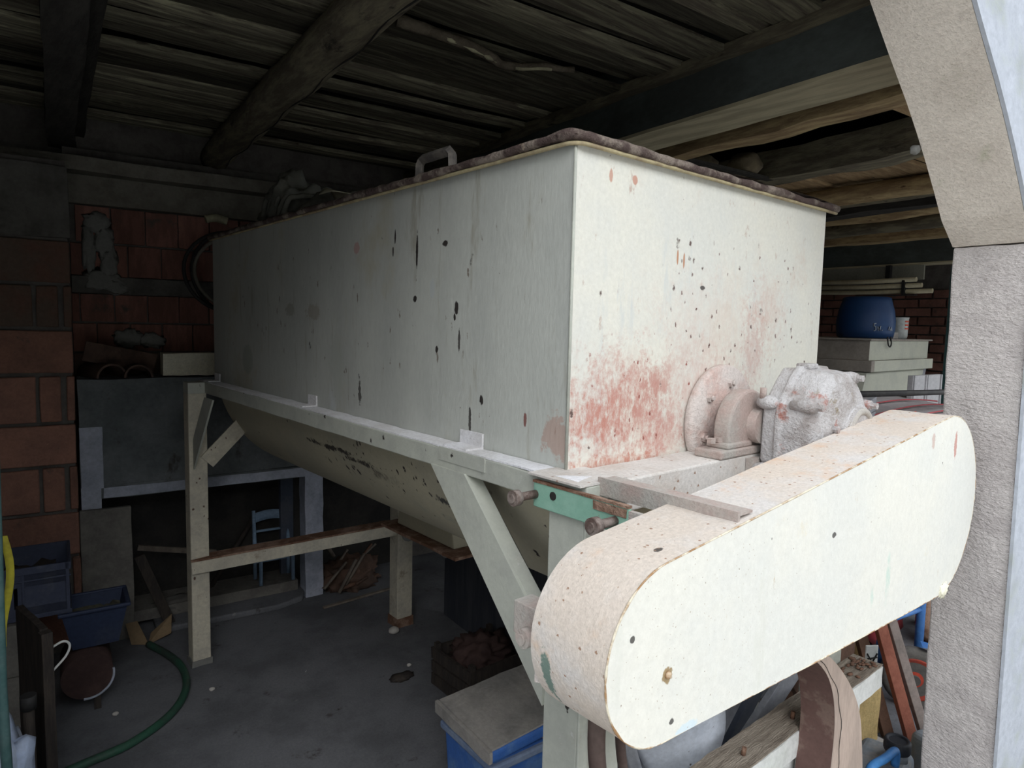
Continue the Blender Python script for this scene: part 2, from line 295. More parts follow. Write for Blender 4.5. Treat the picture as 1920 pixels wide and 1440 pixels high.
M_handle = mat('handle_metal', (.13, .12, .115), (.22, .20, .18), 25, (.4, .6), .8, bump=.5)
M_flange = mat('flange_dust', (.60, .54, .51), (.52, .38, .34), 9, (.45, .68), .9, bsc=130, bump=.7, bdist=.006)
M_bearing = mat('bearing_dust', (.41, .385, .355), (.41, .32, .29), 7, (.42, .66), .9, bsc=150, bump=.5)
M_gear = mat('gearbox_dust', (.50, .485, .49), (.34, .31, .30), 14, (.42, .62), .6, bsc=120, bump=1., bdist=.006, spec=.6, stains=[((.36, .17, .14), 12, .57, .68, V1), ((.24, .19, .11), 11, .58, .68, (1, 1, 1.1)), ((.16, .13, .12), 30, .62, .72, V1)])
M_bolt = mat('bolt_rust', (.11, .075, .065), (.24, .20, .18), 30, (.4, .6), .8, bsc=200, bump=.5)
M_belt = mat('rubber_belt', (.075, .05, .045), (.11, .08, .07), 8, (.4, .6), .7, bump=.2)
M_ring_side = mat('rim_sawn', (.43, .34, .29), (.35, .28, .24), 6, (.4, .6), .9, bsc=45, bump=.5, stretch=(1.6, 1.6, .4))
M_ring_shaded = mat('rim_inner_shaded', (.13, .075, .065), (.18, .12, .10), 7, (.5, .56), .6, bump=.1)  # dark copy of the rim colour: the inner face's shade painted in
M_rag = mat('tarp', (.22, .225, .205), (.32, .32, .28), 6, (.4, .65), .85, bsc=40, bump=.3)
M_foam = mat('foam_block', (.82, .79, .64), (.76, .72, .56), 8, (.4, .65), .9, bsc=90, bump=.3)
M_tile = mat('clay_tile', (.14, .09, .07), (.09, .06, .05), 8, (.4, .6), .95, bump=.5)
M_black = mat('black_rubber', (.022, .022, .024), (.035, .034, .034), 10, (.4, .6), .6, bump=.15)
M_crate = mat('crate_plastic', (.055, .065, .105), (.085, .095, .13), 10, (.5, .7), .6, bump=.15)
M_tub = mat('tub_plastic', (.030, .042, .085), (.045, .055, .09), 7, (.5, .7), .55, bump=.15, stains=[((.2, .2, .19), 10, .64, .76, V1)])
M_dregs = mat('dregs', (.13, .125, .09), (.07, .065, .05), 14, bump=.8)
M_drum = mat('drum_brown', (.05, .03, .028), (.075, .045, .04), 8, bump=.3)
M_dark_wood = mat('dark_board', (.055, .045, .038), (.035, .03, .028), 7, (.4, .6), .8, bsc=40, bump=.4, stretch=(6, 6, 1))
M_grey_wood = mat('weathered_wood', (.33, .285, .235), (.2, .165, .135), 6, (.38, .62), .95, bsc=34, bump=.9, bdist=.007, stretch=(1, 8, 8), stains=[((.09, .05, .03), 5, .62, .76, V1)])
M_white_paint = mat('white_paint', (.66, .67, .66), (.55, .57, .54), 8, (.45, .7), .6, bump=.25, stains=[((.45, .5, .25), 5, .66, .8, V1)])
M_bluepaint = mat('blue_paint', (.04, .14, .40), (.07, .18, .42), 10, (.4, .65), .5, bump=.1)
M_chair = mat('chair_paint', (.24, .34, .47), (.17, .25, .36), 14, (.45, .65), .7, bump=.2)
M_cement = mat('cement_slab', (.20, .19, .17), (.15, .14, .13), 7, (.4, .62), .95, bump=.5)
M_card = mat('cardboard', (.24, .17, .10), (.19, .135, .08), 9, bump=.2)
M_hose = mat('green_hose', (.03, .09, .06), (.04, .06, .05), 8, rough=.45, bump=.1)
M_bag = mat('plastic_bag', (.42, .50, .68), (.55, .62, .76), 8, (.4, .65), .35, bump=.2, spec=.6)
M_yellow = mat('yellow_strap', (.42, .38, .04), (.3, .26, .04), 12, bump=.2)
M_post = mat('green_post', (.05, .11, .11), (.08, .14, .14), 14, rough=.5, bump=.1)
M_branch = mat('bark', (.09, .075, .055), (.14, .12, .09), 12, bump=.9, bdist=.008)
M_branch_pale = mat('bare_wood', (.42, .40, .27), (.3, .28, .2), 12, bump=.4)
M_cooler_lid = mat('cooler_lid_dust', (.33, .31, .29), (.23, .22, .21), 7, (.38, .64), .9, bsc=60, bump=.4)
M_cooler = mat('cooler_blue', (.045, .13, .40), (.10, .20, .42), 9, (.45, .65), .5, bump=.1, stains=[((.3, .33, .38), 9, .62, .74, (1, 1, .5))])
M_cooler_rim = mat('cooler_rim', (.20, .25, .35), (.14, .19, .3), 9, bump=.1)
M_panel = mat('dark_sheet', (.05, .055, .07), (.075, .08, .095), 4, (.42, .62), .6, bsc=40, bump=.15, stretch=(3, 3, .3))
M_pile = mat('scrap_brown', (.13, .08, .06), (.08, .055, .045), 8, bump=.5)
M_pilewood = mat('scrap_wood', (.2, .17, .14), (.12, .1, .085), 8, bump=.5)
M_pale = mat('pale_scrap', (.5, .48, .45), (.4, .38, .36), 8, bump=.2)
M_red = mat('red_brown_paint', (.33, .12, .08), (.26, .09, .06), 8, (.4, .62), .7, bump=.3)
M_brownboard = mat('brown_board', (.17, .095, .065), (.12, .07, .05), 8, bump=.3)
M_ochre = mat('ochre_wood', (.52, .36, .17), (.42, .29, .13), 8, bump=.3, stretch=(1, 1, .3))
M_greyboard = mat('grey_board', (.28, .23, .21), (.2, .17, .155), 8, bump=.3)
M_tyre = mat('tyre', (.10, .095, .09), (.15, .14, .13), 9, rough=.9, bump=.3)
M_rim = mat('red_rim', (.42, .06, .035), (.2, .05, .04), 9, rough=.6, bump=.2)
M_can = mat('canister_dusty_blue', (.22, .25, .28), (.30, .29, .28), 7, (.4, .62), .8, bump=.25, stains=[((.10, .17, .30), 5, .58, .7, V1)])
M_can_blue = mat('blue_handle', (.05, .20, .52), (.07, .24, .55), 7, rough=.5, bump=.1)
M_cap = mat('black_cap', (.03, .035, .045), (.07, .07, .075), 14, rough=.6, bump=.1)
M_foam_y = mat('yellow_foam', (.62, .45, .2), (.52, .37, .16), 9, bump=.7)
M_sheet = mat('pale_bowl', (.62, .66, .74), (.50, .54, .62), 7, rough=.6, bump=.15, specks=[((.1, .1, .11), 50, .2, .55, V1, None)])
M_conduit = mat('grey_sheet', (.30, .31, .34), (.22, .23, .26), 8, rough=.6, bump=.15)
M_slate = mat('dark_slate', (.07, .085, .12), (.10, .11, .14), 8, rough=.6, bump=.15)
M_mix2 = mat('second_mixer_paint', grain=.3, base=(.48, .49, .42), alt=(.42, .43, .38), nsc=5, thr=(.4, .65), rough=.7, bump=.2)
M_mix2_shaded = mat('second_mixer_shaded', (.32, .29, .26), (.26, .235, .215), 5, bump=.2)  # dim copy of the mixer paint: shade on its flank put into colour
M_barrel = mat('barrel_blue', grain=.3, base=(.015, .055, .17), alt=(.02, .07, .19), nsc=4, rough=.45, bump=.05, spec=.4)
M_chalk = mat('chalk', (.45, .5, .58), bump=0)
M_jar = mat('jar_plastic', (.55, .58, .58), (.48, .52, .52), 9, rough=.3, bump=.05)
M_pipe = mat('cream_pipe', (.55, .50, .36), (.48, .43, .3), 6, rough=.6, bump=.1)
M_fascia = mat('fascia', (.27, .27, .23), (.22, .22, .19), 4, bump=.2)
M_hoodred = mat('machine_red', (.38, .05, .06), (.3, .06, .07), 9, rough=.5, bump=.1)
M_hoodgrey = mat('machine_grey', (.36, .34, .35), (.3, .28, .29), 9, rough=.6, bump=.1)
M_sheetgrey = mat('stacked_panel', (.42, .42, .44), (.36, .36, .38), 9, rough=.6, bump=.1)
M_sack = mat('burlap', (.17, .14, .09), (.12, .10, .07), 12, bump=.7)
M_redcrate = mat('orange_red_plastic', (.6, .1, .06), rough=.5, bump=.05)

# ------------------------------------------------------------------ the shed (axes: x along the back wall, y into the depth, turned by PHI)
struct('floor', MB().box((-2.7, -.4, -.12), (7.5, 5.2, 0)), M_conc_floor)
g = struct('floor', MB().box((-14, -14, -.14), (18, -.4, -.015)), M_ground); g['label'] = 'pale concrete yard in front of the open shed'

def brickmesh(name, sx, sy, sz, amp=.003, seed=0):
    return rbox((-sx / 2, -sy / 2, -sz / 2), (sx / 2, sy / 2, sz / 2), (3, 1, 2), amp, 9, seed).mesh(name)
def brick(parent, x0, x1, z0, z1, yfront, depth, m, name='brick', jit=.004, bev=.004):
    o = obj(name, brickmesh(name, x1 - x0, depth, z1 - z0, seed=R.random() * 50), m, parent, bevel=bev, seg=1)
    o.location = ((x0 + x1) / 2, yfront + depth / 2 + R.uniform(-jit, jit), (z0 + z1) / 2); o.rotation_euler = (R.uniform(-.006, .006), R.uniform(-.006, .006), R.uniform(-.01, .01))
    return o
# pier of large clay blocks, front face y = 2.75
wl = struct('wall_left', MB().box((-2.72, 2.768, 0), (-.795, 3.3, 2.36)).box((-2.85, -.36, 0), (-2.65, 3.3, 3.3)), M_mortar)  # second box: unseen side wall added to keep the interior dark
cz = [.04, .26, .48, .703, .928, 1.134, 1.366, 1.582, 1.79, 2.0]
for i in range(len(cz) - 1):
    z0, z1 = cz[i] + .008, cz[i + 1] - .010
    two = i % 2 == 1
    m = M_brick if i < 7 else M_brick_dull
    if two: xs = [(-.832 + .0, -.792), (-.932, -.846), (-1.14, -.946)]
    else: xs = [(-1.14, -.79)]
    if i in (6, 7): xs = [(-.865, -.79), (-.935 + .0, -.88), (-1.14, -.95)] if i == 7 else xs
    if two: xs = [(-.82, -.788), (-.925, -.842), (-1.14, -.941)]
    x = -1.155
    while x > -2.6: xs.append((x - .345, x)); x -= .36
    for (a, b) in xs: brick(wl, a, b, z0, z1, 2.75, .12, m)
obj('rendered_cap', rbox((-2.65, 2.735, 2.005), (-.785, 2.9, 2.33), (12, 2, 4), .008, 7, 3), M_wallback, wl, label='dark grey rendered band above the bricks')
# back wall y = 3.1 : thin hollow blocks, a concrete band, a lintel
wb = struct('wall_back', MB().box((-.80, 3.118, 0), (1.7, 3.32, 2.5)).box((1.6, 3.2, 0), (1.75, 4.75, 3.3)).box((1.6, 4.6, 0), (7.5, 4.8, 3.3)).box((-2.8, 3.2, 2.3), (1.7, 3.4, 3.4)), M_mortar)
rows = [(1.455, 1.609, -.67, .153), (1.613, 1.763, -.742, .155), (1.853, 2.022, -.68, .160), (2.028, 2.215, -.595, .160)]
for z0, z1, xo, wd in rows:
    x = xo - 2 * wd
    while x < 1.3:
        a, b = max(x, -.78), x + wd - .006
        if b > a + .03: brick(wb, a, b, z0 + .003, z1 - .003, 3.1, .08, M_brick_dark, jit=.005, bev=.002)
        x += wd
for k in range(9): brick(wb, -.78 + k * .25, -.54 + k * .25, 1.30, 1.45, 3.1, .08, M_brick_dull)
obj('concrete_band', rbox((-.78, 3.085, 1.765), (1.5, 3.14, 1.85), (14, 1, 2), .008, 8, 5), M_wallback, wb)
obj('lintel', rbox((-.78, 3.06, 2.218), (1.6, 3.16, 2.36), (14, 1, 2), .006, 6, 6), M_lintel, wb)
obj('wall_plate', rbox((-2.6, 2.95, 2.362), (1.6, 3.12, 2.43), (20, 1, 2), .006, 5, 8), M_lintel, wb, label='dark timber plate along the top of the back wall')
pl = MB()
for (x, z, rx, rz, sd) in ((-.66, 2.13, .06, .05, 1), (-.63, 2.03, .045, .08, 2), (-.61, 1.93, .04, .09, 3), (-.64, 1.83, .09, .06, 4), (-.58, 1.80, .06, .04, 5), (-.53, 1.53, .07, .05, 6), (-.42, 1.52, .06, .04, 7), (-.70, 1.99, .03, .12, 8)):
    pl.blob((x, 3.09, z), (rx, .012, rz), .5, 3.2, sd, 3)
obj('plaster_lump', pl, M_plaster, wb, label='pale lumps of plaster smeared over the red blocks')
# wall that closes the right-hand bay
wr = struct('wall_right', MB().box((7.22, -.4, 0), (7.45, 4.8, 3.3)), M_mortar)
for k in range(11):
    z0 = 1.05 + k * .1
    y = 1.9 + (k % 2) * .14
    while y < 4.3:
        o = obj('brick', brickmesh('brick', .06, .26, .085, seed=R.random() * 50), M_brick_dark, wr); o.location = (7.21, y + .13, z0 + .045); y += .285
# front wall with its haunched opening; the jamb faces the mixer
jamb = [(1.27, 1.9), (1.19, 1.965), (1.13, 2.04), (1.07, 2.11), (1.01, 2.175), (.95, 2.235), (.84, 2.335), (.74, 2.43), (.62, 2.52), (.4, 2.56), (.1, 2.57), (-.5, 2.56), (-.85, 2.52), (-1.15, 2.33), (-1.4, 2.11), (-1.6, 1.9)]  # unseen left half is shaped low to cut light to the back
def wallslab(y0, y1, m, name, nm):
    mb = MB(); top = 3.35
    for (a, b) in zip(jamb[:-1], jamb[1:]):
        mb.add([(a[0], y0, a[1]), (b[0], y0, b[1]), (b[0], y0, top), (a[0], y0, top), (a[0], y1, a[1]), (b[0], y1, b[1]), (b[0], y1, top), (a[0], y1, top)],
               [(0, 1, 2, 3), (4, 7, 6, 5), (0, 4, 5, 1), (3, 2, 6, 7)])
    mb.add([(1.27, y0, 1.9), (1.62, y0, 1.9), (1.62, y0, top), (1.27, y0, top), (1.27, y1, 1.9), (1.62, y1, 1.9), (1.62, y1, top), (1.27, y1, top)], [(0, 1, 2, 3), (4, 7, 6, 5), (1, 5, 6, 2), (0, 4, 5, 1), (3, 2, 6, 7)])
    return mb
wf = struct('wall_front', wallslab(-.352, -.16, M_stucco, '', ''), M_stucco)
obj('facade_skin', wallslab(-.362, -.353, M_white_facade, '', ''), M_white_facade, wf, label='white outer face of the front wall')
BAT = Matrix(((1, 0, -.038, .038 * 1.9), (0, 1, 0, 0), (0, 0, 1, 0), (0, 0, 0, 1)))
obj('column', rbox((1.27, -.352, 0), (1.62, -.16, 1.897), (4, 8, 40), .003, 12, 2).xf(BAT), M_stucco_low, wf, bevel=.006, label='grey-pink rendered column below the haunch')
obj('column_skin', MB().box((1.262, -.362, 0), (1.63, -.3535, 1.897)).xf(BAT), M_white_facade, wf)
obj('pillar_left_blocker', MB().box((-2.65, -.36, 0), (-1.6, -.16, 3.35)), M_stucco_low, wf)  # unseen pillar added to narrow the opening and darken the back
obj('upper_band', MB().box((1.62, -.36, 2.5), (7.5, -.16, 3.35)), M_stucco, wf)

struct('wall_yard_blocker', MB().box((-14, -9.3, -.1), (18, -9, 5.2)), M_yard_blocker)  # unseen wall, added to keep low sky light from reaching deep inside
# ------------------------------------------------------------------ ceiling: roof deck, boards, joists, concrete beams
ce = struct('ceiling', MB().box((-2.85, -.36, 3.3), (7.5, 4.8, 3.4)), M_near_black)  # near-black deck colour paints the dark void above the boards
pm = {}
def board(x0, x1, y0, w_, z, m, th=.022):
    k = (round(x1 - x0, 2), round(w_, 2), R.randrange(3))
    if k not in pm: pm[k] = rbox((-(x1 - x0) / 2, -w_ / 2, -th / 2), ((x1 - x0) / 2, w_ / 2, th / 2), (8, 1, 1), .006, 3, R.random() * 40).mesh('plank')
    me = pm[k]
    if me.materials and me.materials[0] != m: me = me.copy(); me.materials.clear()
    o = obj('plank', me, m, ce); o.location = ((x0 + x1) / 2, y0 + w_ / 2, z); o.rotation_euler = (R.uniform(-.05, .05), R.uniform(-.004, .004), R.uniform(-.008, .008))
for seg in ((-2.6, -.80), (-.80, -.065), (-.065, 1.20)):
    y = -.14
    while y < 3.1:
        wd = R.choice((.07, .09, .10, .13)); board(seg[0], seg[1], y, wd - R.choice((.006, .012, .022)), 2.652 + R.choice((0, .0, .018, .034)), M_plank); y += wd
for seg in ((2.42, 3.3), (3.3, 4.2), (4.2, 5.4), (5.4, 7.1)):
    y = -.14
    while y < 4.5:
        wd = R.choice((.13, .15, .17)); board(seg[0], seg[1], y, wd - .014, 2.545 + R.choice((0, .008, .016)), M_plank_lit); y += wd
y = .0
while y < 3.1:
    if y < .35 or y > 1.7: board(1.41, 2.42, y, .14, 2.60, M_plank_lit)
    y += .155
def joist(x0, x1, z0, z1, m, y0=-.16, y1=3.2, amp=.012, name='joist', label=None, bev=.012, seed=0, seg=26):
    o = obj(name, rbox((x0, y0, z0), (x1, y1, z1), (3, seg, 3), amp, 3.5, seed), m, ce, bevel=0, label=label); return o
# rounded log-like joist
def log(xc, zc, r, m, y0=-.16, y1=3.2, seed=0, label=None, flat=1.0):
    pts = [(xc + .008 * noise.noise(Vector((y_ * 1.3, seed, 0))), y_, zc + .010 * noise.noise(Vector((y_ * 1.7, seed + 5, 0)))) for y_ in [y0 + (y1 - y0) * k / 40 for k in range(41)]]
    mb = MB().tube(pts, [r * (1 + .06 * noise.noise(Vector((p[1] * 4, seed, 3)))) for p in pts], 12, flat=flat)
    mb.rough(.007, 9, seed); return obj('joist', mb, m, ce, label=label)
joist(-.86, -.745, 2.50, 2.64, M_joist_dark, seed=1, amp=.012)
joist(-.75, -.70, 2.58, 2.64, M_joist_dark, seed=12, amp=.01)
log(-.068, 2.572, .078, M_joist, seed=2, label='cracked round joist over the left half of the mixer')
obj('crack', MB().tube([(-.045 + .01 * math.sin(k), -.1 + k * .08, 2.497) for k in range(40)], .0028, 5), M_near_black, ce)
joist(-1.7, -1.58, 2.50, 2.64, M_joist_dark, seed=3)
cb = obj('concrete_beam', rbox((1.18, -.16, 2.462), (1.40, 3.2, 2.76), (2, 24, 3), .003, 6, 4), M_conc_beam, ce, label='dark green-grey concrete beam above the mixer')
obj('beam_soffit', rbox((1.177, -.16, 2.448), (1.402, 3.2, 2.4615), (3, 24, 1), .002, 6, 4), M_conc_soffit, cb, label='pale board-marked underside')
joist(1.13, 1.2, 2.62, 2.66, M_joist, seed=15, amp=.01)
joist(1.51, 1.615, 2.44, 2.53, M_joist_warm, seed=5, amp=.018, label='pale warped joist right of the concrete beam')
joist(2.30, 2.44, 2.45, 2.60, M_joist, seed=6, amp=.02)
log(3.12, 2.475, .055, M_joist_warm, seed=7); log(3.27, 2.48, .05, M_joist, seed=17)
joist(3.45, 3.6, 2.42, 2.53, M_joist_dark, y1=4.5, seed=8)
log(3.86, 2.475, .055, M_joist_warm, y1=4.5, seed=9); log(4.45, 2.475, .055, M_joist, y1=4.5, seed=10); joist(4.9, 5.02, 2.42, 2.53, M_joist_warm, y1=4.5, seed=11)
joist(1.78, 1.9, 2.60, 2.72, M_joist_dark, seed=14, amp=.02)
for yy in (1.18, 1.36, 1.52): obj('lath', MB().box((1.56, yy, 2.452), (2.34, yy + .04, 2.466)), M_joist_dark, ce)
obj('concrete_beam', rbox((5.5, -.16, 2.285), (5.7, 4.6, 2.50), (2, 24, 2), .003, 6, 4), M_conc_beam, ce)
obj('beam_soffit', rbox((5.495, -.16, 2.272), (5.705, 4.6, 2.2845), (2, 24, 1), .002, 6, 4), M_conc_soffit, ce)

# ------------------------------------------------------------------ the feed mixer (axes of the calibrated frame)
W_, L_, ZB, ZT = 1.071, 2.358, 1.3505, 2.0086
mx = thing('feed_mixer', 'large cream-painted steel feed mixer on legs with a long belt guard', 'machine')
def side_grid(fn, nu, nv): return MB().grid(fn, nu, nv, sm=False)
# tank: four welded sheets
bow = lambda t, k: 4 * t * (1 - t) * k
tank = MB().box((.0005, .003, ZB), (.004, L_, ZT)); tank = MB().grid(lambda u, v: (-.004 * math.sin(math.pi * u) * math.sin(math.pi * v), u * L_, ZB + v * (ZT - ZB)), 24, 8)
obj('tank_side', tank, M_tank_shaded, mx, label='long side of the tank in a shaded paint tone, with black chips')
obj('tank_side', MB().box((W_ - .004, 0, ZB), (W_, L_, ZT)), M_tank_shaded, mx)
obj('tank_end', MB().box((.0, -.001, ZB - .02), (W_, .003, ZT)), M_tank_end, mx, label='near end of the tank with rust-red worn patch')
obj('tank_end', MB().box((0, L_ - .003, ZB), (W_, L_, ZT)), M_tank_shaded, mx)
obj('seam', MB().tube([(.0, 0, ZB), (0, 0, ZT)], .0035, 6), M_paint, mx)
# U-shaped trough
RC, ZC = .530, 1.425
def arc(n=28, r=RC): return [(.5355 + r * math.cos(a), ZC + r * math.sin(a)) for a in [math.radians(188 + 164 * k / n) for k in range(n + 1)]]
A = arc(); tb = MB()
tb.grid(lambda u, v: (A[round(u * 28)][0], .002 + v * (L_ - .004), A[round(u * 28)][1]), 28, 6)
for yy in (.002, L_ - .002): tb.add([(p[0], yy, p[1]) for p in A], [tuple(range(len(A)))])
obj('trough', tb, M_trough, mx, label='rounded beige belly of the mixer with black chipped paint')
# lid with a curled rusty rim
ov = .014
lid = MB().grid(lambda u, v: (-ov + u * (W_ + ov + .045), -ov + v * (L_ + 2 * ov), 2.022 + .012 * math.sin(u * 2.2) + .006 * noise.noise(Vector((u * 4, v * 9, 0)))), 20, 44)
obj('lid', lid, M_lid_edge, mx)
per = []
def pz(x, y): return 2.020 + .004 * noise.noise(Vector((x * 7, y * 7, 1)))
N1, N2 = 70, 36
for k in range(N1): t = 1 - k / N1; per.append((-ov, t * L_, 0))
for k in range(9): a = math.radians(180 + 90 * k / 8); per.append((.02 + .034 * math.cos(a), .02 + .034 * math.sin(a), .0))
for k in range(1, N2 + 1): t = k / N2; per.append((.03 + t * (W_ + .03 - .02), -ov, 0))
rim = [(x + .0015 * noise.noise(Vector((x * 30, y * 30, 0))), y + .0015 * noise.noise(Vector((x * 30, y * 30, 4))), pz(x, y) + .004 * max(0, 1 - (x + y) * 3) + .0025 * noise.noise(Vector((x * 40, y * 40, 9)))) for x, y, z in per]
rm = MB().tube(rim, [.0105 * (1 + .40 * noise.noise(Vector(p) * 25)) for p in rim], 8).rough(.0012, 60)
obj('lid_rim', rm, M_lid_edge, mx, label='curled dark rusty lid edge')
obj('lid_flange', MB().tube([(x * .999, y, 2.0075) for x, y, z in per], .0045, 6), M_lid_cream, mx, label='yellowed strip below the lid edge')
h = MB().tube([(.03, .62, 2.02), (.03, .617, 2.072), (.03, .605, 2.085), (.03, .478, 2.085), (.03, .465, 2.074), (.03, .462, 2.02)], .0135, 4, sm=False)
obj('lid_handle', h, M_handle, mx, label='rusty bow handle on the lid')
for yy in (.462, .62): obj('handle_foot', MB().box((.012, yy - .016, 2.018), (.048, yy + .016, 2.026)), M_rust, mx)
# side rails and end beams
RZ0, RZ1 = 1.302, 1.352
obj('side_rail', rbox((-.062, -.118, RZ0), (-.001, L_ + .05, RZ1), (1, 40, 1), .0015, 8, 1), M_paint, mx, bevel=.003)
obj('rail_dust', rbox((-.060, -.115, RZ1), (-.002, L_ + .04, RZ1 + .004), (2, 60, 1), .002, 14, 2), M_dust, mx, label='white meal dust lying on the rail')
obj('side_rail', MB().box((W_ + .001, -.118, RZ0), (W_ + .062, L_ + .05, RZ1)), M_paint, mx, bevel=.003)
obj('end_beam', rbox((.055, -.118, 1.285), (W_ + .06, -.004, RZ1), (16, 2, 1), .0015, 8, 3), M_paint_dusty, mx, bevel=.004)
obj('end_beam', MB().box((-.001, L_ + .003, RZ0), (W_, L_ + .05, RZ1)), M_paint, mx)
for (yy, ln) in ((2.30, .075), (1.235, .065), (.318, .09)):
    c = MB().box((-.055, yy - ln / 2, RZ1 + .003), (-.002, yy + ln / 2, RZ1 + .008)).box((-.007, yy - ln / 2, RZ1 + .003), (-.002, yy + ln / 2, RZ1 + .040))
    c.rough(.0012, 30, yy); obj('angle_clip', c, M_dust, mx, label='small dusty angle clip holding the tank to the rail')
obj('patch_plate', MB().box((-.064, .19, RZ1 - .03), (-.0612, .37, RZ1 + .002)), M_paint, mx)
# legs
def channel(x0, x1, y0, y1, z0, z1): return MB().box((x0, y0, z0), (x1, y0 + .006, z1)).box((x0, y0 + .006, z0), (x0 + .006, y1, z1)).box((x0 + .006, y1 - .006, z0), (x1, y1, z1)).box((x1 - .006, y0 + .006, z0), (x1, y1 - .006, z1))
obj('leg', channel(-.062, .045, -.118, -.018, 0, RZ0), M_paint, mx, bevel=.002)
lg = obj('leg', channel(-.135, -.055, L_ - .06, L_ + .02, 0, RZ0), M_paint_warm, mx, bevel=.003, label='far left leg, cream with rust specks')
obj('leg', channel(.835, .925, 2.07, 2.16, 0, 1.0), M_paint_warm, mx, bevel=.003, label='far right leg, scuffed dark at the foot')
obj('leg', channel(W_ - .02, W_ + .06, -.108, -.018, 0, RZ0), M_paint, mx, bevel=.002)
obj('foot_rust', rbox((.83, 2.065, .0), (.93, 2.165, .05), (2, 2, 1), .003, 20), M_rust, mx); obj('foot_rust', rbox((-.14, L_ - .065, 0), (-.05, L_ + .025, .03), (2, 2, 1), .004, 20), M_plaster, mx)
obj('rail_extension', MB().box((-.135, L_ - .06, RZ0), (-.06, L_ + .02, RZ1)), M_paint, mx)
# braces: flat bars
def bar(p, q, wd, th, nrm):
    p, q = Vector(p), Vector(q); d = (q - p).normalized(); n = Vector(nrm).normalized(); s = d.cross(n).normalized()
    vs = [p + s * a * wd / 2 + n * b * th / 2 for a, b in ((-1, -1), (1, -1), (1, 1), (-1, 1))] + [q + s * a * wd / 2 + n * b * th / 2 for a, b in ((-1, -1), (1, -1), (1, 1), (-1, 1))]
    return MB().add(vs, [(0, 1, 2, 3), (4, 7, 6, 5), (0, 4, 5, 1), (1, 5, 6, 2), (2, 6, 7, 3), (3, 7, 4, 0)])
obj('brace', MB().prism([(.40, 1.306), (.262, 1.306), (-.018, 1.03), (-.018, .88)], 'x', -.067, -.060).prism([(.268, 1.306), (.262, 1.306), (-.018, 1.03), (-.018, 1.036)], 'x', -.060, -.025), M_paint, mx, label='long diagonal brace from rail to front leg')
obj('brace', MB().prism([(1.99, 1.303), (2.11, 1.303), (2.298, 1.09), (2.298, .95)], 'x', -.118, -.110), M_paint, mx)
obj('brace', bar((-.06, L_ - .065, .98), (.16, L_ - .065, 1.20), .075, .008, (0, 1, 0)), M_paint_warm, mx)
cbr = obj('crossbar', rbox((-.135, -.03, -.033), (.98, .045, .028), (10, 1, 1), .001, 5), M_paint_warm, mx, bevel=.003)
cbr.location = (0, L_ - .07, .495); cbr.rotation_euler = (0, -.055, -.20)
ct = obj('bar_top', MB().box((-.135, -.034, .0285), (.98, .049, .036)), M_rust, cbr, label='brown rust on top of the crossbar')
# discharge spout under the belly
obj('spout', MB().prism([(1.16, .75), (1.60, .75), (1.56, .93), (1.20, .93)], 'x', .55, .76), M_trough, mx, bevel=.004)
obj('slide_gate', rbox((.50, 1.08, .735), (.80, 1.66, .747), (4, 6, 1), .004, 8), M_rust, mx, label='rusty slide plate below the spout')
for (x, y) in ((.56, 1.52), (.60, 1.48), (.58, 1.25)): obj('nest_lump', MB().blob((x, y, .712), (.03, .03, .024), .2, 3, x * 9), M_plaster, mx)
# driven end: flange, shaft, bearing
SX, SZ = .5355, 1.42
fl = obj('flange', MB().lathe([(.05, -.001), (.135, -.001), (.142, -.008), (.142, -.022), (.136, -.028), (.062, -.028), (.06, -.030), (.05, -.03)], SX, SZ, 40, axis='y'), M_flange, mx)
for k in range(6):
    a = math.radians(20 + 60 * k); x, z = SX + .098 * math.cos(a), SZ + .098 * math.sin(a)
    obj('bolt', MB().cyl((x, -.026, z), (x, -.036, z), .0115, n=6, sm=False).cyl((x, -.036, z), (x, -.043, z), .006, n=8), M_flange, fl)
obj('shaft', MB().cyl((SX, -.02, SZ), (SX, -.135, SZ), .043, n=28), M_bearing, mx)
be = MB()
nb = 20; outer = [(SX - .025 + .092 * math.cos(a), SZ - .01 + .098 * math.sin(a)) for a in [math.radians(-20 + 220 * k / nb) for k in range(nb + 1)]]
poly = outer + [(SX - .105, 1.352), (SX + .06, 1.352)]
be.prism(poly, 'y', -.112, -.070, sm=True)
bh = obj('bearing_housing', be, M_bearing, mx, bevel=.006, label='curved dusty bearing housing')
fb = MB().box((SX - .16, -.122, 1.352), (SX + .08, -.050, 1.372)).box((SX - .125, -.118, 1.372), (SX - .02, -.058, 1.386)); obj('bearing_foot', fb, M_bearing, mx, bevel=.004)
for x in (SX - .145, SX - .115): obj('bolt', MB().cyl((x, -.085, 1.386), (x, -.085, 1.397), .011, n=6, sm=False), M_bearing, bh)
obj('gear_bracket', MB().box((SX - .05, -.135, 1.24), (SX + .20, -.120, 1.345)), M_bearing, mx)
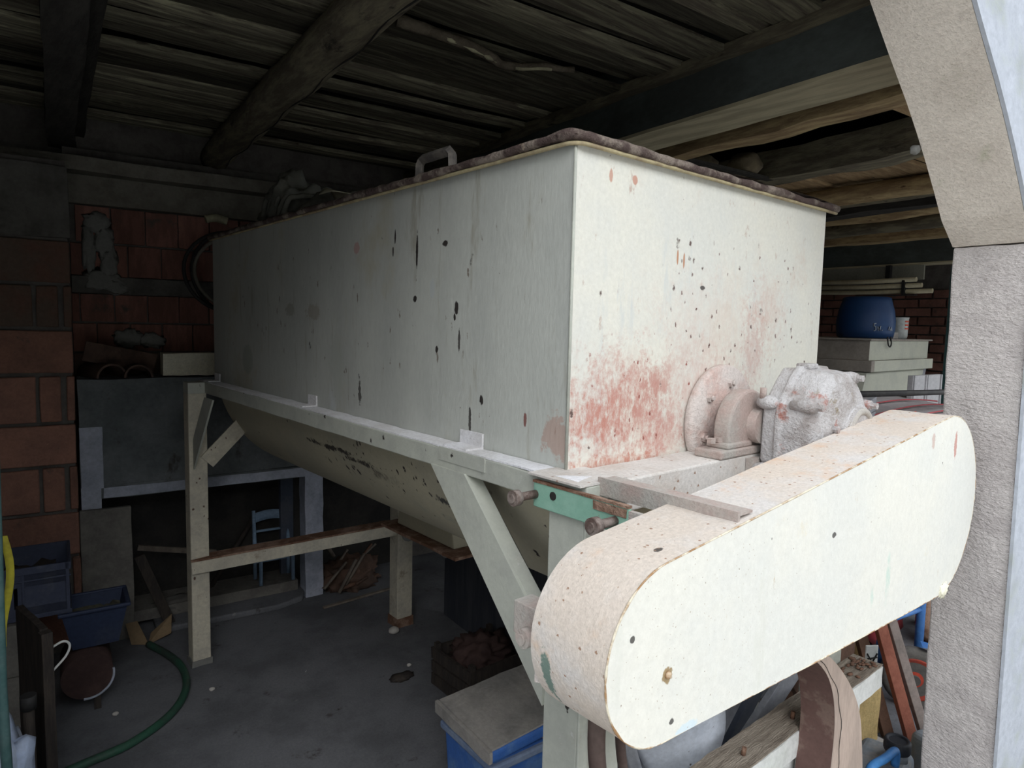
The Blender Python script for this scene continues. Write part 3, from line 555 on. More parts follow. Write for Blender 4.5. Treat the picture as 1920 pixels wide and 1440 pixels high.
# gearbox
GX, GZ = .668, 1.405
def oct_(sx, sz): return [(GX + a * sx, GZ + b * sz) for a, b in ((-.155, .07), (-.075, .158), (.062, .158), (.155, .07), (.155, -.06), (.07, -.155), (-.08, -.155), (-.155, -.07))]
gb = MB(); rings = [(-.135, .93), (-.142, .985), (-.172, .99), (-.174, 1.03), (-.186, 1.03), (-.188, .99), (-.225, .97), (-.252, .93), (-.264, .80), (-.268, .55)]
def poly_sub(P, k=3):
    out = []
    for i in range(len(P)):
        a, b = Vector((*P[i], 0)), Vector((*P[(i + 1) % len(P)], 0))
        for j in range(k): out.append(((a + (b - a) * (j + .15) / k).x, (a + (b - a) * (j + .15) / k).y))
    return out
for yy, s_ in rings:
    for (x, z) in poly_sub(oct_(s_, s_)): gb.v.append((x, yy, z))
n = 24
for i in range(len(rings) - 1):
    for k in range(n): gb.f.append((i * n + k, i * n + (k + 1) % n, (i + 1) * n + (k + 1) % n, (i + 1) * n + k)); gb.smooth.append(True)
gb.f.append(tuple(range(n))); gb.f.append(tuple(range((len(rings) - 1) * n, len(rings) * n))); gb.smooth += [False, False]
gb.rough(.002, 26, 3); gb.smooth = [False] * len(gb.smooth)
go = obj('gearbox', gb, M_gear, mx, bevel=.004, label='dusty hexagonal cast gearbox')
for (x, z) in ((GX - .145, GZ + .075), (GX + .055, GZ + .135), (GX + .15, GZ + .062), (GX + .145, GZ - .05), (GX - .150, GZ - .075), (GX - .11, GZ - .13), (GX - .06, GZ + .02)):
    obj('bolt_boss', MB().tube([(x, -.205, z), (x, -.25, z), (x, -.266, z)], [.010, .015, .012], 12).rough(.0015, 60, x), M_gear, go)
    obj('bolt', MB().cyl((x, -.262, z), (x, -.280, z), .0085, n=6, sm=False), M_gear, go)
obj('bolt', MB().blob((GX - .145, -.15, GZ + .075), (.022, .03, .018), .1, 3, 4, 2), M_gear, go); obj('bolt', MB().blob((GX - .16, -.15, GZ - .085), (.02, .03, .018), .1, 3, 5, 2), M_gear, go)
ar = [(GX + .085 + .062 * math.cos(a), -.268, GZ - .01 + .062 * math.sin(a)) for a in [math.radians(10 + 170 * k / 16) for k in range(17)]]
obj('bearing_cover', MB().cyl((GX + .07, -.255, GZ - .012), (GX + .07, -.272, GZ - .012), .088, .08, n=28), M_gear, go); obj('cast_rib', MB().tube(ar, .010, 8), M_bearing, go)
obj('filler_plug', MB().box((GX - .055, -.20, GZ + .155), (GX - .01, -.165, GZ + .168)), M_gear, go, bevel=.003)
obj('eye_bolt', MB().cyl((GX - .155, -.14, GZ + .085), (GX - .155, -.14, GZ + .11), .008, n=8), M_bearing, go)
obj('output_shaft', MB().cyl((GX + .07, -.27, GZ - .012), (GX + .07, -.33, GZ - .012), .02, n=14), M_gear, mx)
# belt guard: small circle left, large circle right
GY0, GY1 = -.415, -.272
c1, r1, c2, r2 = Vector((-.203, 1.197)), .132, Vector((.925, 1.222)), .228
d = (c2 - c1); D = d.length; base = math.atan2(d.y, d.x); off = math.acos((r1 - r2) / D)
n1, n2 = 30, 44; ol = []
a0, a1 = base + off, base + 2 * math.pi - off
for k in range(n1 + 1): a = a0 + (a1 - a0) * k / n1; ol.append((c1.x + r1 * math.cos(a), c1.y + r1 * math.sin(a)))
nb_ = 12; p, q = ol[-1], None
a2, a3 = base - off, base + off
E2 = [(c2.x + r2 * math.cos(a), c2.y + r2 * math.sin(a)) for a in [a2 + (a3 - a2) * k / n2 for k in range(n2 + 1)]]
s0 = ol[-1]; ol += [(s0[0] + (E2[0][0] - s0[0]) * k / nb_, s0[1] + (E2[0][1] - s0[1]) * k / nb_ - .002 * math.sin(math.pi * k / nb_)) for k in range(1, nb_)]
ol += E2; s0 = E2[-1]; ol += [(s0[0] + (ol[0][0] - s0[0]) * k / nb_, s0[1] + (ol[0][1] - s0[1]) * k / nb_) for k in range(1, nb_)]
ob = MB(); NO = len(ol)
dent = lambda x, z, y: .0025 * noise.noise(Vector((x * 6, y * 6, z * 6)))
ob.grid(lambda u, v: (ol[round(u * NO) % NO][0], GY0 + v * (GY1 - GY0), ol[round(u * NO) % NO][1] + dent(ol[round(u * NO) % NO][0], ol[round(u * NO) % NO][1], v)), NO, 4)
gd = obj('belt_guard', ob, M_guard_band, mx, label='dusty rounded band of the belt guard')
fp = MB(); fp.v = [(x, GY0 - .001, z) for x, z in ol] + [(x, GY0 + .001, z) for x, z in ol]
fp.f = [tuple(range(NO))]; fp.f += [(i, (i + 1) % NO, NO + (i + 1) % NO, NO + i) for i in range(NO)]; fp.smooth = [False] * (NO + 1)
obj('front_plate', fp, M_guard_front, gd, label='bright cream front plate of the belt guard')
obj('weld_bead', MB().tube([(x * 1.0, GY0 + .0, z) for x, z in ol + [ol[0]]], [.0016 * (1 + .7 * noise.noise(Vector((x * 60, 0, z * 60)))) for x, z in ol + [ol[0]]], 6, caps=False), M_weld, gd, label='rusty edge seam')
bp = MB(); bp.add([(x, GY1, z) for x, z in ol], [tuple(range(NO))]); obj('back_plate', bp, M_guard_band, gd)
tear = MB().blob((.955, -.417, 1.0), (.03, .004, .018), .6, 4, 3, 3); obj('torn_edge', tear, M_foam, gd, label='flaking scrap at the lower right edge')
obj('hub_mark', MB().lathe([(.006, -.416), (.005, -.420), (.002, -.422)], -.205, 1.165, 10, axis='y'), M_weld, gd)
# split seam and flap on the drum
# angle iron lying over the guard, green slotted plate, adjusting bolts
ang = MB().box((-.026, -.407, 1.332), (-.020, -.112, 1.366)).box((-.0195, -.404, 1.357), (.022, -.112, 1.3615)); ang.rough(.0008, 30)
obj('guard_angle', ang, M_bearing, mx, label='brown dusty angle iron carrying the guard')
obj('corner_plate', MB().box((-.080, -.118, 1.3525), (.052, .028, 1.3565)), M_paint_dusty, mx)
gp = MB().box((-.078, -.232, 1.290), (-.070, .012, 1.340)); gpo = obj('slotted_plate', gp, M_green, mx, bevel=.002, label='green painted slotted adjusting plate')
obj('rust_edge', rbox((-.0795, -.232, 1.3395), (-.069, .012, 1.344), (1, 14, 1), .001, 60), M_rust, gpo)
obj('end_lug', MB().box((-.079, -.29, 1.290), (-.069, -.2325, 1.336)), M_bearing, gpo)
for (y, z) in ((-.045, 1.322), (-.268, 1.314)): obj('hole_disc', MB().cyl((-.0795, y, z), (-.0783, y, z), .0085, n=16), M_near_black, gpo)  # flat dark discs paint the shade inside the holes; nothing is cut
obj('hole_patch', rbox((-.0800, -.228, 1.322), (-.0790, -.150, 1.338), (1, 5, 2), .0012, 60), M_rust, gpo)
def hexbolt(y, z, x=-.079, ln=.05, m=M_bolt):
    b_ = obj('bolt', MB().cyl((x, y, z), (x - ln, y, z), .0085, n=14), m, mx)
    obj('bolt_head', MB().cyl((x - ln, y, z), (x - ln - .016, y, z), .0155, n=16).cyl((x - ln - .014, y, z), (x - ln - .020, y, z), .009, n=12), m, b_)
hexbolt(.004, 1.316, ln=.045); hexbolt(-.203, 1.312, ln=.045)
obj('lower_lug', MB().box((-.272, -.24, 1.150), (-.232, -.16, 1.205)), M_bearing, mx, bevel=.002)
obj('lug_stay', MB().box((-.240, -.18, 1.16), (-.05, -.165, 1.195)), M_bearing, mx)
hexbolt(-.222, 1.172, x=-.270, ln=.022, m=M_bearing)
obj('bent_flap', bar((-.262, -.225, 1.152), (-.272, -.235, 1.095), .03, .003, (1, .4, 0)), M_flange, mx)
# drive belts running down from the small pulley
for k, xo in enumerate((0, .055)):
    pts = smoothpath([(-.215 + xo, -.30, 1.10), (-.222 + xo, -.305, 1.0), (-.205 + xo, -.31, .90), (-.16 + xo, -.315, .72), (-.10 + xo, -.32, .5), (-.04 + xo, -.32, .35)])
    obj('drive_belt', MB().tube(pts, .017 if k == 0 else .010, 8, flat=.6), M_belt, mx)
obj('belt_shield', MB().grid(lambda u, v: (-.20 + .075 * u + .12 * v * v, -.262, 1.08 - .75 * v), 3, 10), M_paint, mx)
# ------------------------------------------------------------------ on and behind the mixer
t = thing('crumpled_tarp', 'dark crumpled tarpaulin lying on the far end of the mixer lid', 'tarpaulin', (.30, 1.98, 2.030))
tp = MB().blob((-.03, .06, .10), (.12, .19, .15), .45, 2.2, 3, 4, flat0=.003).blob((.0, -.28, .06), (.10, .28, .085), .4, 2.4, 5, 4, flat0=.003)
obj('folded_cloth', tp, M_rag, t)
for k in range(5): obj('fold', MB().tube(smoothpath([(-.13 - .01 * k, .17 - .07 * k, .01), (-.14, .15 - .07 * k, .12), (-.10, .12 - .065 * k, .22 - .02 * k), (-.02, .10 - .06 * k, .25 - .025 * k)], 4), [.012] * 13, 6).rough(.006, 20, k), M_rag, t)
single('tin_scrap', MB().grid(lambda u, v: (.10 * u, -.12 * v, .035 + .03 * math.sin(u * 5) * (1 - v)), 6, 4), M_foam, 'small bent pale scrap leaning on the dark tarpaulin', 'scrap', (.16, 1.55, 2.10))
bpy.data.objects['tin_scrap'].modifiers.new('s', 'SOLIDIFY').thickness = .003
t = thing('hose_coil', 'black hose looped on the wall behind the far end of the mixer', 'hose', (-.05, 2.9, 1.9), shed=True)
for k, (rx, rz, cx) in enumerate(((.235, .215, .0), (.20, .19, .02), (.22, .225, .03))):
    obj('loop', MB().tube([(cx + rx * math.cos(a), .02 * k - .02 + .01 * math.sin(3 * a), rz * math.sin(a)) for a in [2 * math.pi * i / 36 for i in range(37)]], .0095, 8, caps=False), M_black if k != 1 else M_lintel, t)
single('tube_stub', MB().tube(smoothpath([(-.06, 0, 0), (-.01, 0, .012), (.05, 0, .0)], 4), .022, 10), M_branch_pale, 'pale round stub sticking out above the hose loops', 'stub', (-.10, 2.96, 2.185), shed=True)
# ------------------------------------------------------------------ fireplace
t = thing('fireplace', 'grey rendered fireplace hood with whitewashed edges against the back wall', 'fireplace', (-.2, 2.8, 0), shed=True)
obj('hood', rbox((-.575, 0, .80), (1.25, .30, 1.335), (14, 3, 5), .006, 4, 2), M_hood, t)
obj('hood_leg', rbox((-.575, 0, .60), (-.49, .30, .80), (2, 3, 2), .005, 9, 2), M_hood_white, t, label='whitewashed broken left end of the hood')
obj('mantel_edge', rbox((-.49, -.006, .735), (1.25, .30, .80), (14, 3, 1), .004, 9, 5), M_hood, t)
obj('limewash_band', rbox((-.575, -.008, .79), (-.48, .002, 1.10), (3, 1, 6), .003, 12), M_hood_white, t)
obj('limewash_band', rbox((-.48, -.010, .738), (.62, .0, .79), (9, 1, 2), .003, 12), M_hood_white, t)
obj('jamb_post', rbox((.525, -.006, 0), (.632, .10, .80), (2, 2, 10), .005, 9, 4), M_hood_white, t, label='whitewashed post right of the opening')
obj('fire_bed', MB().box((-.40, .06, .036), (.50, .285, .095)), M_cement, t)
obj('fireback', MB().box((-.575, .29, 0), (1.25, .31, .8)), M_near_black, t)
obj('slate_panel', MB().box((.44, .20, 0), (.515, .24, .74)), M_slate, t)  # narrow slate-toned panel inside the opening
single('hearth_slab', MB().prism([(-.2, 0), (.42, -.02), (.56, .03), (.62, .14), (.60, .28), (.3, .36), (-.2, .36)], 'z', 0, .035), M_conc_floor, 'low rounded concrete step in front of the fireplace', 'step', (-.27, 2.72, 0), shed=True, bevel=.01)
single('cement_slab', rbox((-.105, -.03, 0), (.115, .0, .69), (3, 1, 8), .006, 6, 3), M_cement, 'flat grey cement slab leaning beside the fireplace opening', 'slab', (-.68, 2.79, .0), shed=True, bevel=.004)
single('leaning_pole', MB().tube([(0, 0, 0), (.30, .06, .42)], .014, 8), M_dark_wood, 'thin dark pole leaning inside the fireplace behind the chair', 'pole', (-.20, 3.0, .037), shed=True)
def plank_thing(nm, label, p, q, wd, th, m, cat='plank', group=None, nrm=(0, 1, 0), shed=True):
    p, q = Vector(p), Vector(q); o = single(nm, bar((0, 0, 0), q - p, wd, th, nrm), m, label, cat, tuple(p), group=group, shed=shed, bevel=.002); return o
plank_thing('dark_plank', 'dark narrow plank leaning between cement slab and far left leg', (-.40, 2.77, .03), (-.53, 2.84, .40), .05, .02, M_dark_wood)
plank_thing('fallen_stick', 'pale stick slanting across the black fireplace opening', (-.15, 2.88, .34), (-.53, 2.92, .42), .028, .02, M_pilewood)
single('rubble_lump', MB().blob((0, 0, .03), (.12, .07, .045), .4, 3, 2, 3, flat0=.001), M_wallback, 'low grey heap of rubble on the hearth behind the far left leg', 'rubble', (-.36, 2.93, .035), shed=True)
# small chair
t = thing('small_chair', 'small blue-grey painted ladder-back chair standing in the fireplace', 'chair', (.185, 3.0, .096), shed=True)
for x in (-.098, .098):
    obj('leg', MB().tube([(x, 0, 0), (x, 0, .2), (x * .98, .03, .41)], [.0115, .0125, .010], 8), M_chair, t); obj('leg', MB().cyl((x * .95, -.17 + .05, 0), (x * .95, -.17 + .05, .2), .011, n=8), M_chair, t)
obj('seat', MB().box((-.105, -.14, .195), (.105, .01, .215)), M_chair, t, bevel=.004)
br_ = obj('back_rail', MB().grid(lambda u, v: (-.095 + .19 * u, .022 + .01 * v + .012 * math.sin(math.pi * u), .335 + .055 * v + .012 * math.sin(math.pi * u)), 8, 2), M_chair, t); br_.modifiers.new('s', 'SOLIDIFY').thickness = .012
obj('back_rail', MB().cyl((-.095, .016, .285), (.095, .016, .285), .008, n=8), M_chair, t); obj('stretcher', MB().cyl((-.095, 0, .1), (.095, 0, .1), .007, n=8), M_chair, t)
# shelf goods
single('foam_block', rbox((-.125, -.06, 0), (.125, .06, .118), (6, 2, 3), .004, 12, 2), M_foam, 'pale yellow-white foam block on the shelf left of the mixer', 'block', (-.272, 2.90, 1.3415), shed=True)
for k, (x, y, r, l_) in enumerate(((-.645, 2.88, .072, 'left'), (-.515, 2.87, .066, 'right'))):
    tl = MB(); rt = [(r * math.cos(a), r * math.sin(a)) for a in [math.pi * i / 12 for i in range(13)]]; ri = [(p[0] * .86, p[1] * .86) for p in rt[::-1]]
    tl.prism(rt + ri, 'y', -.06, .20, sm=False)
    single('roof_tile', tl, M_tile, ('dark half-round roof tile on the shelf, nearest the brick pier' if k == 0 else 'dark half-round roof tile on the shelf, next to the foam block'), 'tile', (x, y, 1.338), rotz=.3 if k == 0 else .05, shed=True)
plank_thing('broken_board', 'dark broken board lying over the roof tiles', (-.74, 2.93, 1.47), (-.42, 2.96, 1.40), .10, .02, M_tile)
# ------------------------------------------------------------------ left-hand clutter
t = thing('block_stack', 'grey concrete block column below the plastic crate', 'blocks', (-1.10, 2.25, 0), shed=True)
for k in range(2): obj('concrete_block', rbox((-.10, -.12, .001 + k * .214), (.115, .14, .211 + k * .214), (3, 3, 3), .004, 9, k), M_cement, t, bevel=.004)
t = thing('plastic_crate', 'dark blue-grey slotted plastic crate full of scraps against the brick pier', 'crate', (-1.085, 2.30, .431), shed=True)
cw, cd, ch = .245, .15, .215
def wallbars(a, b, horizontal=True): return MB().box(a, b)
obj('crate_base', MB().box((-cw, -cd, 0), (cw, cd, .012)), M_crate, t)
obj('rim', MB().box((-cw - .008, -cd - .008, ch - .03), (cw + .008, -cd, ch)).box((-cw - .008, cd, ch - .03), (cw + .008, cd + .008, ch)).box((cw, -cd, ch - .03), (cw + .008, cd, ch)).box((-cw - .008, -cd, ch - .03), (-cw, cd, ch)), M_crate, t, bevel=.002)
obj('rim', MB().box((-cw - .006, -cd - .006, .0), (cw + .006, -cd, .018)).box((cw, -cd, 0), (cw + .006, cd, .018)).box((-cw - .006, -cd - .006, ch - .06), (cw + .006, -cd, ch - .052)), M_crate, t, bevel=.002)
slat = MB().box((-cw, -cd, .012), (cw, -cd + .004, .05)).box((-cw, -cd, .135), (cw, -cd + .004, ch)).box((.095, -cd, .012), (cw, -cd + .004, ch))
for k in range(13): slat.box((-cw + k * .0265, -cd, .05), (-cw + k * .0265 + .014, -cd + .004, .135))
slat.box((-cw, cd - .004, .012), (cw, cd, ch)).box((cw - .004, -cd, .012), (cw, cd, ch)).box((-cw, -cd, .012), (-cw + .004, cd, ch)).box((.088, -cd - .007, 0), (.096, -cd, ch)).box((cw - .012, -cd - .008, 0), (cw, -cd, ch))
obj('crate_wall', slat, M_crate, t)
single('crate_scraps', MB().grid(lambda u, v: (-.2 + .4 * u, -.12 + .24 * v, .045 * noise.fractal(Vector((u * 5, v * 4, 2)), 1, 2, 3) + .15), 16, 10), M_dark_wood, 'dark cloth scraps filling the plastic crate', 'scraps', (-1.085, 2.30, .42), shed=True, kind='stuff')
t = thing('blue_tub', 'dark blue rectangular plastic tub with dried dregs beside the crate', 'tub', (-.755, 2.24, .255), shed=True)
def taper(a0, b0, a1, b1, h0, h1): return [(-a0, -b0, h0), (a0, -b0, h0), (a0, b0, h0), (-a0, b0, h0), (-a1, -b1, h1), (a1, -b1, h1), (a1, b1, h1), (-a1, b1, h1)]
tb = MB().add(taper(.083, .07, .118, .10, 0, .17), [(0, 3, 2, 1), (0, 1, 5, 4), (1, 2, 6, 5), (2, 3, 7, 6), (3, 0, 4, 7)]).add(taper(.078, .065, .112, .094, .005, .17), [(0, 1, 2, 3), (0, 4, 5, 1), (1, 5, 6, 2), (2, 6, 7, 3), (3, 7, 4, 0)])
obj('tub_body', tb, M_tub, t)
obj('rim', MB().box((-.13, -.115, .162), (.13, -.098, .178)).box((-.13, .098, .162), (.13, .115, .178)).box((-.13, -.098, .162), (-.112, .098, .178)).box((.112, -.098, .162), (.13, .098, .178)), M_tub, t, bevel=.005)
obj('dregs', MB().grid(lambda u, v: (-.10 + .20 * u, -.086 + .172 * v, .12 + .02 * noise.noise(Vector((u * 6, v * 6, 0)))), 8, 8), M_dregs, t)
t = thing('brown_drum', 'dark brown half drum with pale rim under the blue tub', 'drum', (-.79, 2.22, 0), shed=True)
obj('drum_shell', MB().cyl((0, -.11, .155), (0, .13, .155), .094, n=28), M_drum, t); obj('pale_rim', MB().tube([(.094 * math.cos(a), -.112, .155 + .094 * math.sin(a)) for a in [math.radians(-100 + 110 * k / 16) for k in range(17)]], .005, 6), M_hood_white, t)
obj('leg', MB().box((.02, -.10, 0), (.045, -.07, .08)), M_dark_wood, t); obj('leg', MB().box((-.06, .06, 0), (-.035, .09, .08)), M_dark_wood, t)
t = thing('dark_board', 'tall dark brown board standing on edge left of the blue tub', 'board', (-.92, 1.60, 0), rotz=.28, shed=True)
obj('board_panel', rbox((-.011, .0, 0), (.012, .27, .60), (1, 4, 8), .002, 9, 1), M_dark_wood, t); obj('edge_post', rbox((-.016, -.035, 0), (.017, -.001, .595), (1, 1, 10), .0015, 12, 2), M_dark_wood, t, bevel=.002)
obj('wire_hook', MB().tube(smoothpath([(.016, -.02, .535), (.05, -.02, .545), (.068, -.02, .525), (.055, -.02, .49), (.014, -.02, .452)], 5), .004, 8), M_white_paint, t, label='white bent wire hook')
t = thing('capped_pipe', 'dark upright pipe with black cap at the lower left', 'pipe', (-.965, 1.50, 0), shed=True)
obj('tube', MB().cyl((0, 0, 0), (0, 0, .40), .016, n=14), M_dark_wood, t); obj('cap', MB().cyl((0, 0, .385), (0, 0, .43), .023, n=14), M_black, t)
single('green_post', MB().tube([(0, 0, 0), (-.012, 0, .7), (-.004, 0, 1.46)], .0125, 10), M_post, 'thin dark green metal post at the left edge of the picture', 'post', (-.985, 1.0, 0), shed=True)
single('yellow_strap', MB().grid(lambda u, v: (.012 * math.sin(v * 5) + .018 * u, .003 * math.sin(v * 9), -.30 * v), 1, 14), M_yellow, 'yellow strap hanging beside the green post', 'strap', (-.995, 1.10, 1.07), shed=True)
bpy.data.objects['yellow_strap'].modifiers.new('s', 'SOLIDIFY').thickness = .004
single('plastic_bag', MB().blob((0, 0, .27), (.12, .12, .29), .3, 2.6, 6, 4, flat0=.002).rough(.012, 14, 3), M_bag, 'light blue crumpled plastic sack in the lower left corner', 'bag', (-1.05, 1.14, 0), shed=True)
single('cardboard_scrap', MB().add([(-.09, 0, .005), (-.02, -.03, .0), (.09, .0, .02), (.10, .05, .10), (-.0, .03, .03), (-.06, .03, .11), (-.11, .05, .10)], [(0, 1, 5, 6), (1, 2, 3, 4)]), M_card, 'torn brown cardboard lying at the foot of the cement slab', 'cardboard', (-.50, 2.66, .002), shed=True)
bpy.data.objects['cardboard_scrap'].modifiers.new('s', 'SOLIDIFY').thickness = .006
single('garden_hose', MB().tube(smoothpath([(-.52, 2.60, .018), (-.45, 2.42, .018), (-.415, 2.25, .018), (-.43, 2.06, .018), (-.51, 1.89, .018), (-.66, 1.76, .018), (-.82, 1.71, .018), (-1.0, 1.66, .018)], 7), .0165, 10), M_hose, 'dark green hose curving over the floor to the lower left', 'hose', shed=True)
# floor centre
R2 = random.Random(5)
t = thing('scrap_heap', 'brown heap of firewood and scrap beside the white fireplace post', 'heap', (.62, 2.80, 0), shed=True)
obj('rubbish', MB().blob((0, .05, .06), (.17, .13, .12), .5, 3, 3, 4, flat0=.002), M_pile, t, kind='stuff')
for k in range(12):
    a = R2.uniform(-.8, .8); x, y = R2.uniform(-.14, .12), R2.uniform(-.14, .1); l_ = R2.uniform(.1, .28)
    obj('stick', MB().tube([(x - l_ / 2 * math.cos(a), y, .02 + R2.uniform(0, .05)), (x + l_ / 2 * math.cos(a), y + .03, R2.uniform(.04, .24))], R2.uniform(.007, .016), 6), R2.choice((M_pilewood, M_pile, M_brownboard, M_pilewood)), t)
obj('stick', MB().tube([(-.20, -.02, .36), (-.12, .0, .22)], .012, 6), M_pilewood, t)
plank_thing('flat_stick', 'long thin stick lying on the floor in front of the scrap heap', (.36, 2.58, .012), (.80, 2.64, .012), .02, .012, M_pilewood, nrm=(0, 0, 1))
single('white_pebble', MB().blob((0, 0, .018), (.03, .026, .02), .1, 2, 1, 2, flat0=.001), M_pale, 'round white stone beside the far right leg', 'stone', (.58, 2.10, 0), shed=True)
for k, (x, y, lb_) in enumerate(((.50, 1.75, 'small white fleck of litter on the floor before the dark crate'), (-.33, 2.02, 'tiny white fleck of litter on the floor near the hose'), (-.70, 2.03, 'pale fleck of litter beneath the brown drum'))):
    single('litter', MB().blob((0, 0, .006), (.012, .010, .008), .3, 3, k, 2, flat0=.001), M_pale, lb_, 'litter', (x, y, 0), shed=True)
single('dark_sheet', MB().box((-.012, -1.45, 0), (.012, 0, .78)), M_panel, 'large dark blue-grey sheet standing behind the discharge spout', 'panel', (.93, 2.17, 0), shed=True, rotz=.0, bevel=.003)
t = thing('dark_crate', 'blackened wooden crate of scraps between the blue cooler and the dark sheet', 'crate', (.70, 1.42, 0), rotz=.1, shed=True)
for k in range(3): obj('slat', rbox((-.17, -.15, .006 + k * .06), (.17, -.135, .056 + k * .06), (6, 1, 1), .003, 9, k), M_dark_wood, t); obj('slat', rbox((-.17, .135, .006 + k * .06), (.17, .15, .056 + k * .06), (6, 1, 1), .003, 9, k + 5), M_dark_wood, t)
for k in range(3): obj('slat', rbox((-.17, -.134, .006 + k * .06), (-.155, .134, .056 + k * .06), (1, 6, 1), .003, 9, k + 9), M_dark_wood, t)
for x in (-.15, .15):
    for y in (-.13, .13): obj('corner_post', MB().box((x - .012, y - .012, 0), (x + .012, y + .012, .2)), M_dark_wood, t)
obj('scraps', MB().blob((0, 0, .15), (.14, .11, .09), .5, 3, 7, 4), M_drum, t)
single('wood_bark', MB().blob((0, 0, .012), (.06, .03, .016), .4, 4, 4, 3, flat0=.001), M_dark_wood, 'dark chip of wood on the floor left of the crate', 'chip', (.42, 1.66, 0), shed=True)
# cooler
t = thing('cool_box', 'blue cool box with dusty grey lid under the front leg', 'cool box', (.395, .72, 0), rotz=.05, shed=True)
obj('body', MB().add(taper(.175, .13, .19, .145, 0, .30), [(0, 3, 2, 1), (4, 5, 6, 7), (0, 1, 5, 4), (1, 2, 6, 5), (2, 3, 7, 6), (3, 0, 4, 7)]), M_cooler, t, bevel=.012, seg=3)
obj('rim', MB().box((-.20, -.155, .272), (.20, .155, .298)), M_cooler_rim, t, bevel=.006)
ld = obj('lid', MB().box((-.205, -.16, .0), (.205, .16, .042)), M_cooler, t, bevel=.012, seg=3); ld.location = (.0, .005, .325); ld.rotation_euler = (.04, -.05, 0)
obj('lid_dust', rbox((-.200, -.154, .0425), (.200, .154, .049), (14, 10, 1), .004, 9, 5), M_cooler_lid, ld, label='thick grey dust on the lid')
obj('dusty_corner', rbox((-.212, -.16, .004), (-.20, .16, .045), (1, 8, 2), .003, 20), M_cooler_lid, ld)
single('lid_prop', MB().blob((0, 0, 0), (.03, .03, .02), .4, 3, 2, 2), M_rust, 'brown lump wedged between the lid and body of the cool box', 'lump', (.43, .60, .318), shed=True)
# ------------------------------------------------------------------ under and right of the belt guard
t = thing('balustrade', 'old white balustrade with weathered bare top rail under the belt guard', 'balustrade', (.58, -.160, .0))
obj('hand_rail', rbox((-.62, -.045, .562), (.62, .045, .627), (30, 2, 2), .0035, 14, 3), M_white_paint, t)
obj('bare_top', rbox((-.62, -.043, .6285), (.62, .043, .6335), (40, 5, 1), .0035, 16, 4), M_grey_wood, t, label='grey split wood on top of the rail')
bl = MB().lathe([(.03, .562), (.03, .50), (.018, .485), (.031, .455), (.036, .42), (.030, .38), (.016, .35), (.026, .335), (.016, .32), (.022, .25), (.034, .18), (.036, .14), (.022, .11), (.03, .10), (.03, .05)], 0, 0, 18).mesh('baluster')
for k in range(6): o = obj('baluster', bl, M_white_paint, t); o.location.x = -.50 + k * .20
obj('bottom_rail', rbox((-.62, -.035, .0), (.61, .035, .05), (10, 1, 1), .003, 9), M_white_paint, t)
for x in (-.42, -.12, .12): obj('nail', MB().cyl((x, -.01, .633), (x + .004, -.01, .652), .006, n=7), M_rust, t)
debris = MB()
for k in range(26): debris.blob((R2.uniform(.45, .60), R2.uniform(-.035, .035), .637), (R2.uniform(.004, .014), R2.uniform(.004, .01), .004), .4, 3, k, 1)
obj('debris', debris, M_brownboard, t, kind='stuff')
# curved rim
t = thing('curved_rim', 'broad curved brown wheel rim standing before the balustrade, under the guard', 'rim', (.745, -.29, 0))
ou = smoothpath([(-.30, .0, .965), (-.20, 0, .925), (-.09, 0, .85), (.01, 0, .755), (.075, 0, .66), (.105, 0, .56), (.125, 0, .45), (.13, 0, .30), (.10, 0, .15), (.03, 0, .0)], 5)
inn = smoothpath([(-.31, .0, .955), (-.22, 0, .905), (-.14, 0, .84), (-.095, 0, .77), (-.075, 0, .69), (-.078, 0, .60), (-.09, 0, .50), (-.10, 0, .35), (-.13, 0, .18), (-.17, 0, .0)], 5)
def strip(y0, y1, f1, f2):
    mb = MB(); n = len(ou)
    for i in range(n - 1):
        mb.add([(ou[i].x, y0, ou[i].z), (ou[i + 1].x, y0, ou[i + 1].z), (inn[i + 1].x, y0, inn[i + 1].z), (inn[i].x, y0, inn[i].z)] if f1 else [], [(0, 1, 2, 3)] if f1 else [])
    return mb
side = MB(); n = len(ou)
for yy in (0, .085):
    o0 = len(side.v)
    for i in range(n): side.v += [(ou[i].x, yy, ou[i].z), (inn[i].x, yy, inn[i].z)]
    for i in range(n - 1): side.f.append((o0 + 2 * i, o0 + 2 * i + 2, o0 + 2 * i + 3, o0 + 2 * i + 1)); side.smooth.append(False)
for i in range(n - 1): side.f.append((2 * i, 2 * i + 2, 2 * n + 2 * i + 2, 2 * n + 2 * i)); side.smooth.append(True)
obj('sawn_face', side, M_ring_side, t)
ins = MB()
for i in range(n - 1): ins.add([(inn[i].x - .001, 0, inn[i].z), (inn[i + 1].x - .001, 0, inn[i + 1].z), (inn[i + 1].x - .001, .085, inn[i + 1].z), (inn[i].x - .001, .085, inn[i].z)], [(0, 1, 2, 3)], True)
obj('inner_face', ins, M_ring_shaded, t, label='smooth inner face, its shade put into the dark brown colour')
obj('edge_crack', MB().tube([(inn[i].x * .78 + ou[i].x * .22 + .004 * math.sin(i), -.001, inn[i].z * .78 + ou[i].z * .22) for i in range(4, n)], .0008, 4), M_near_black, t)
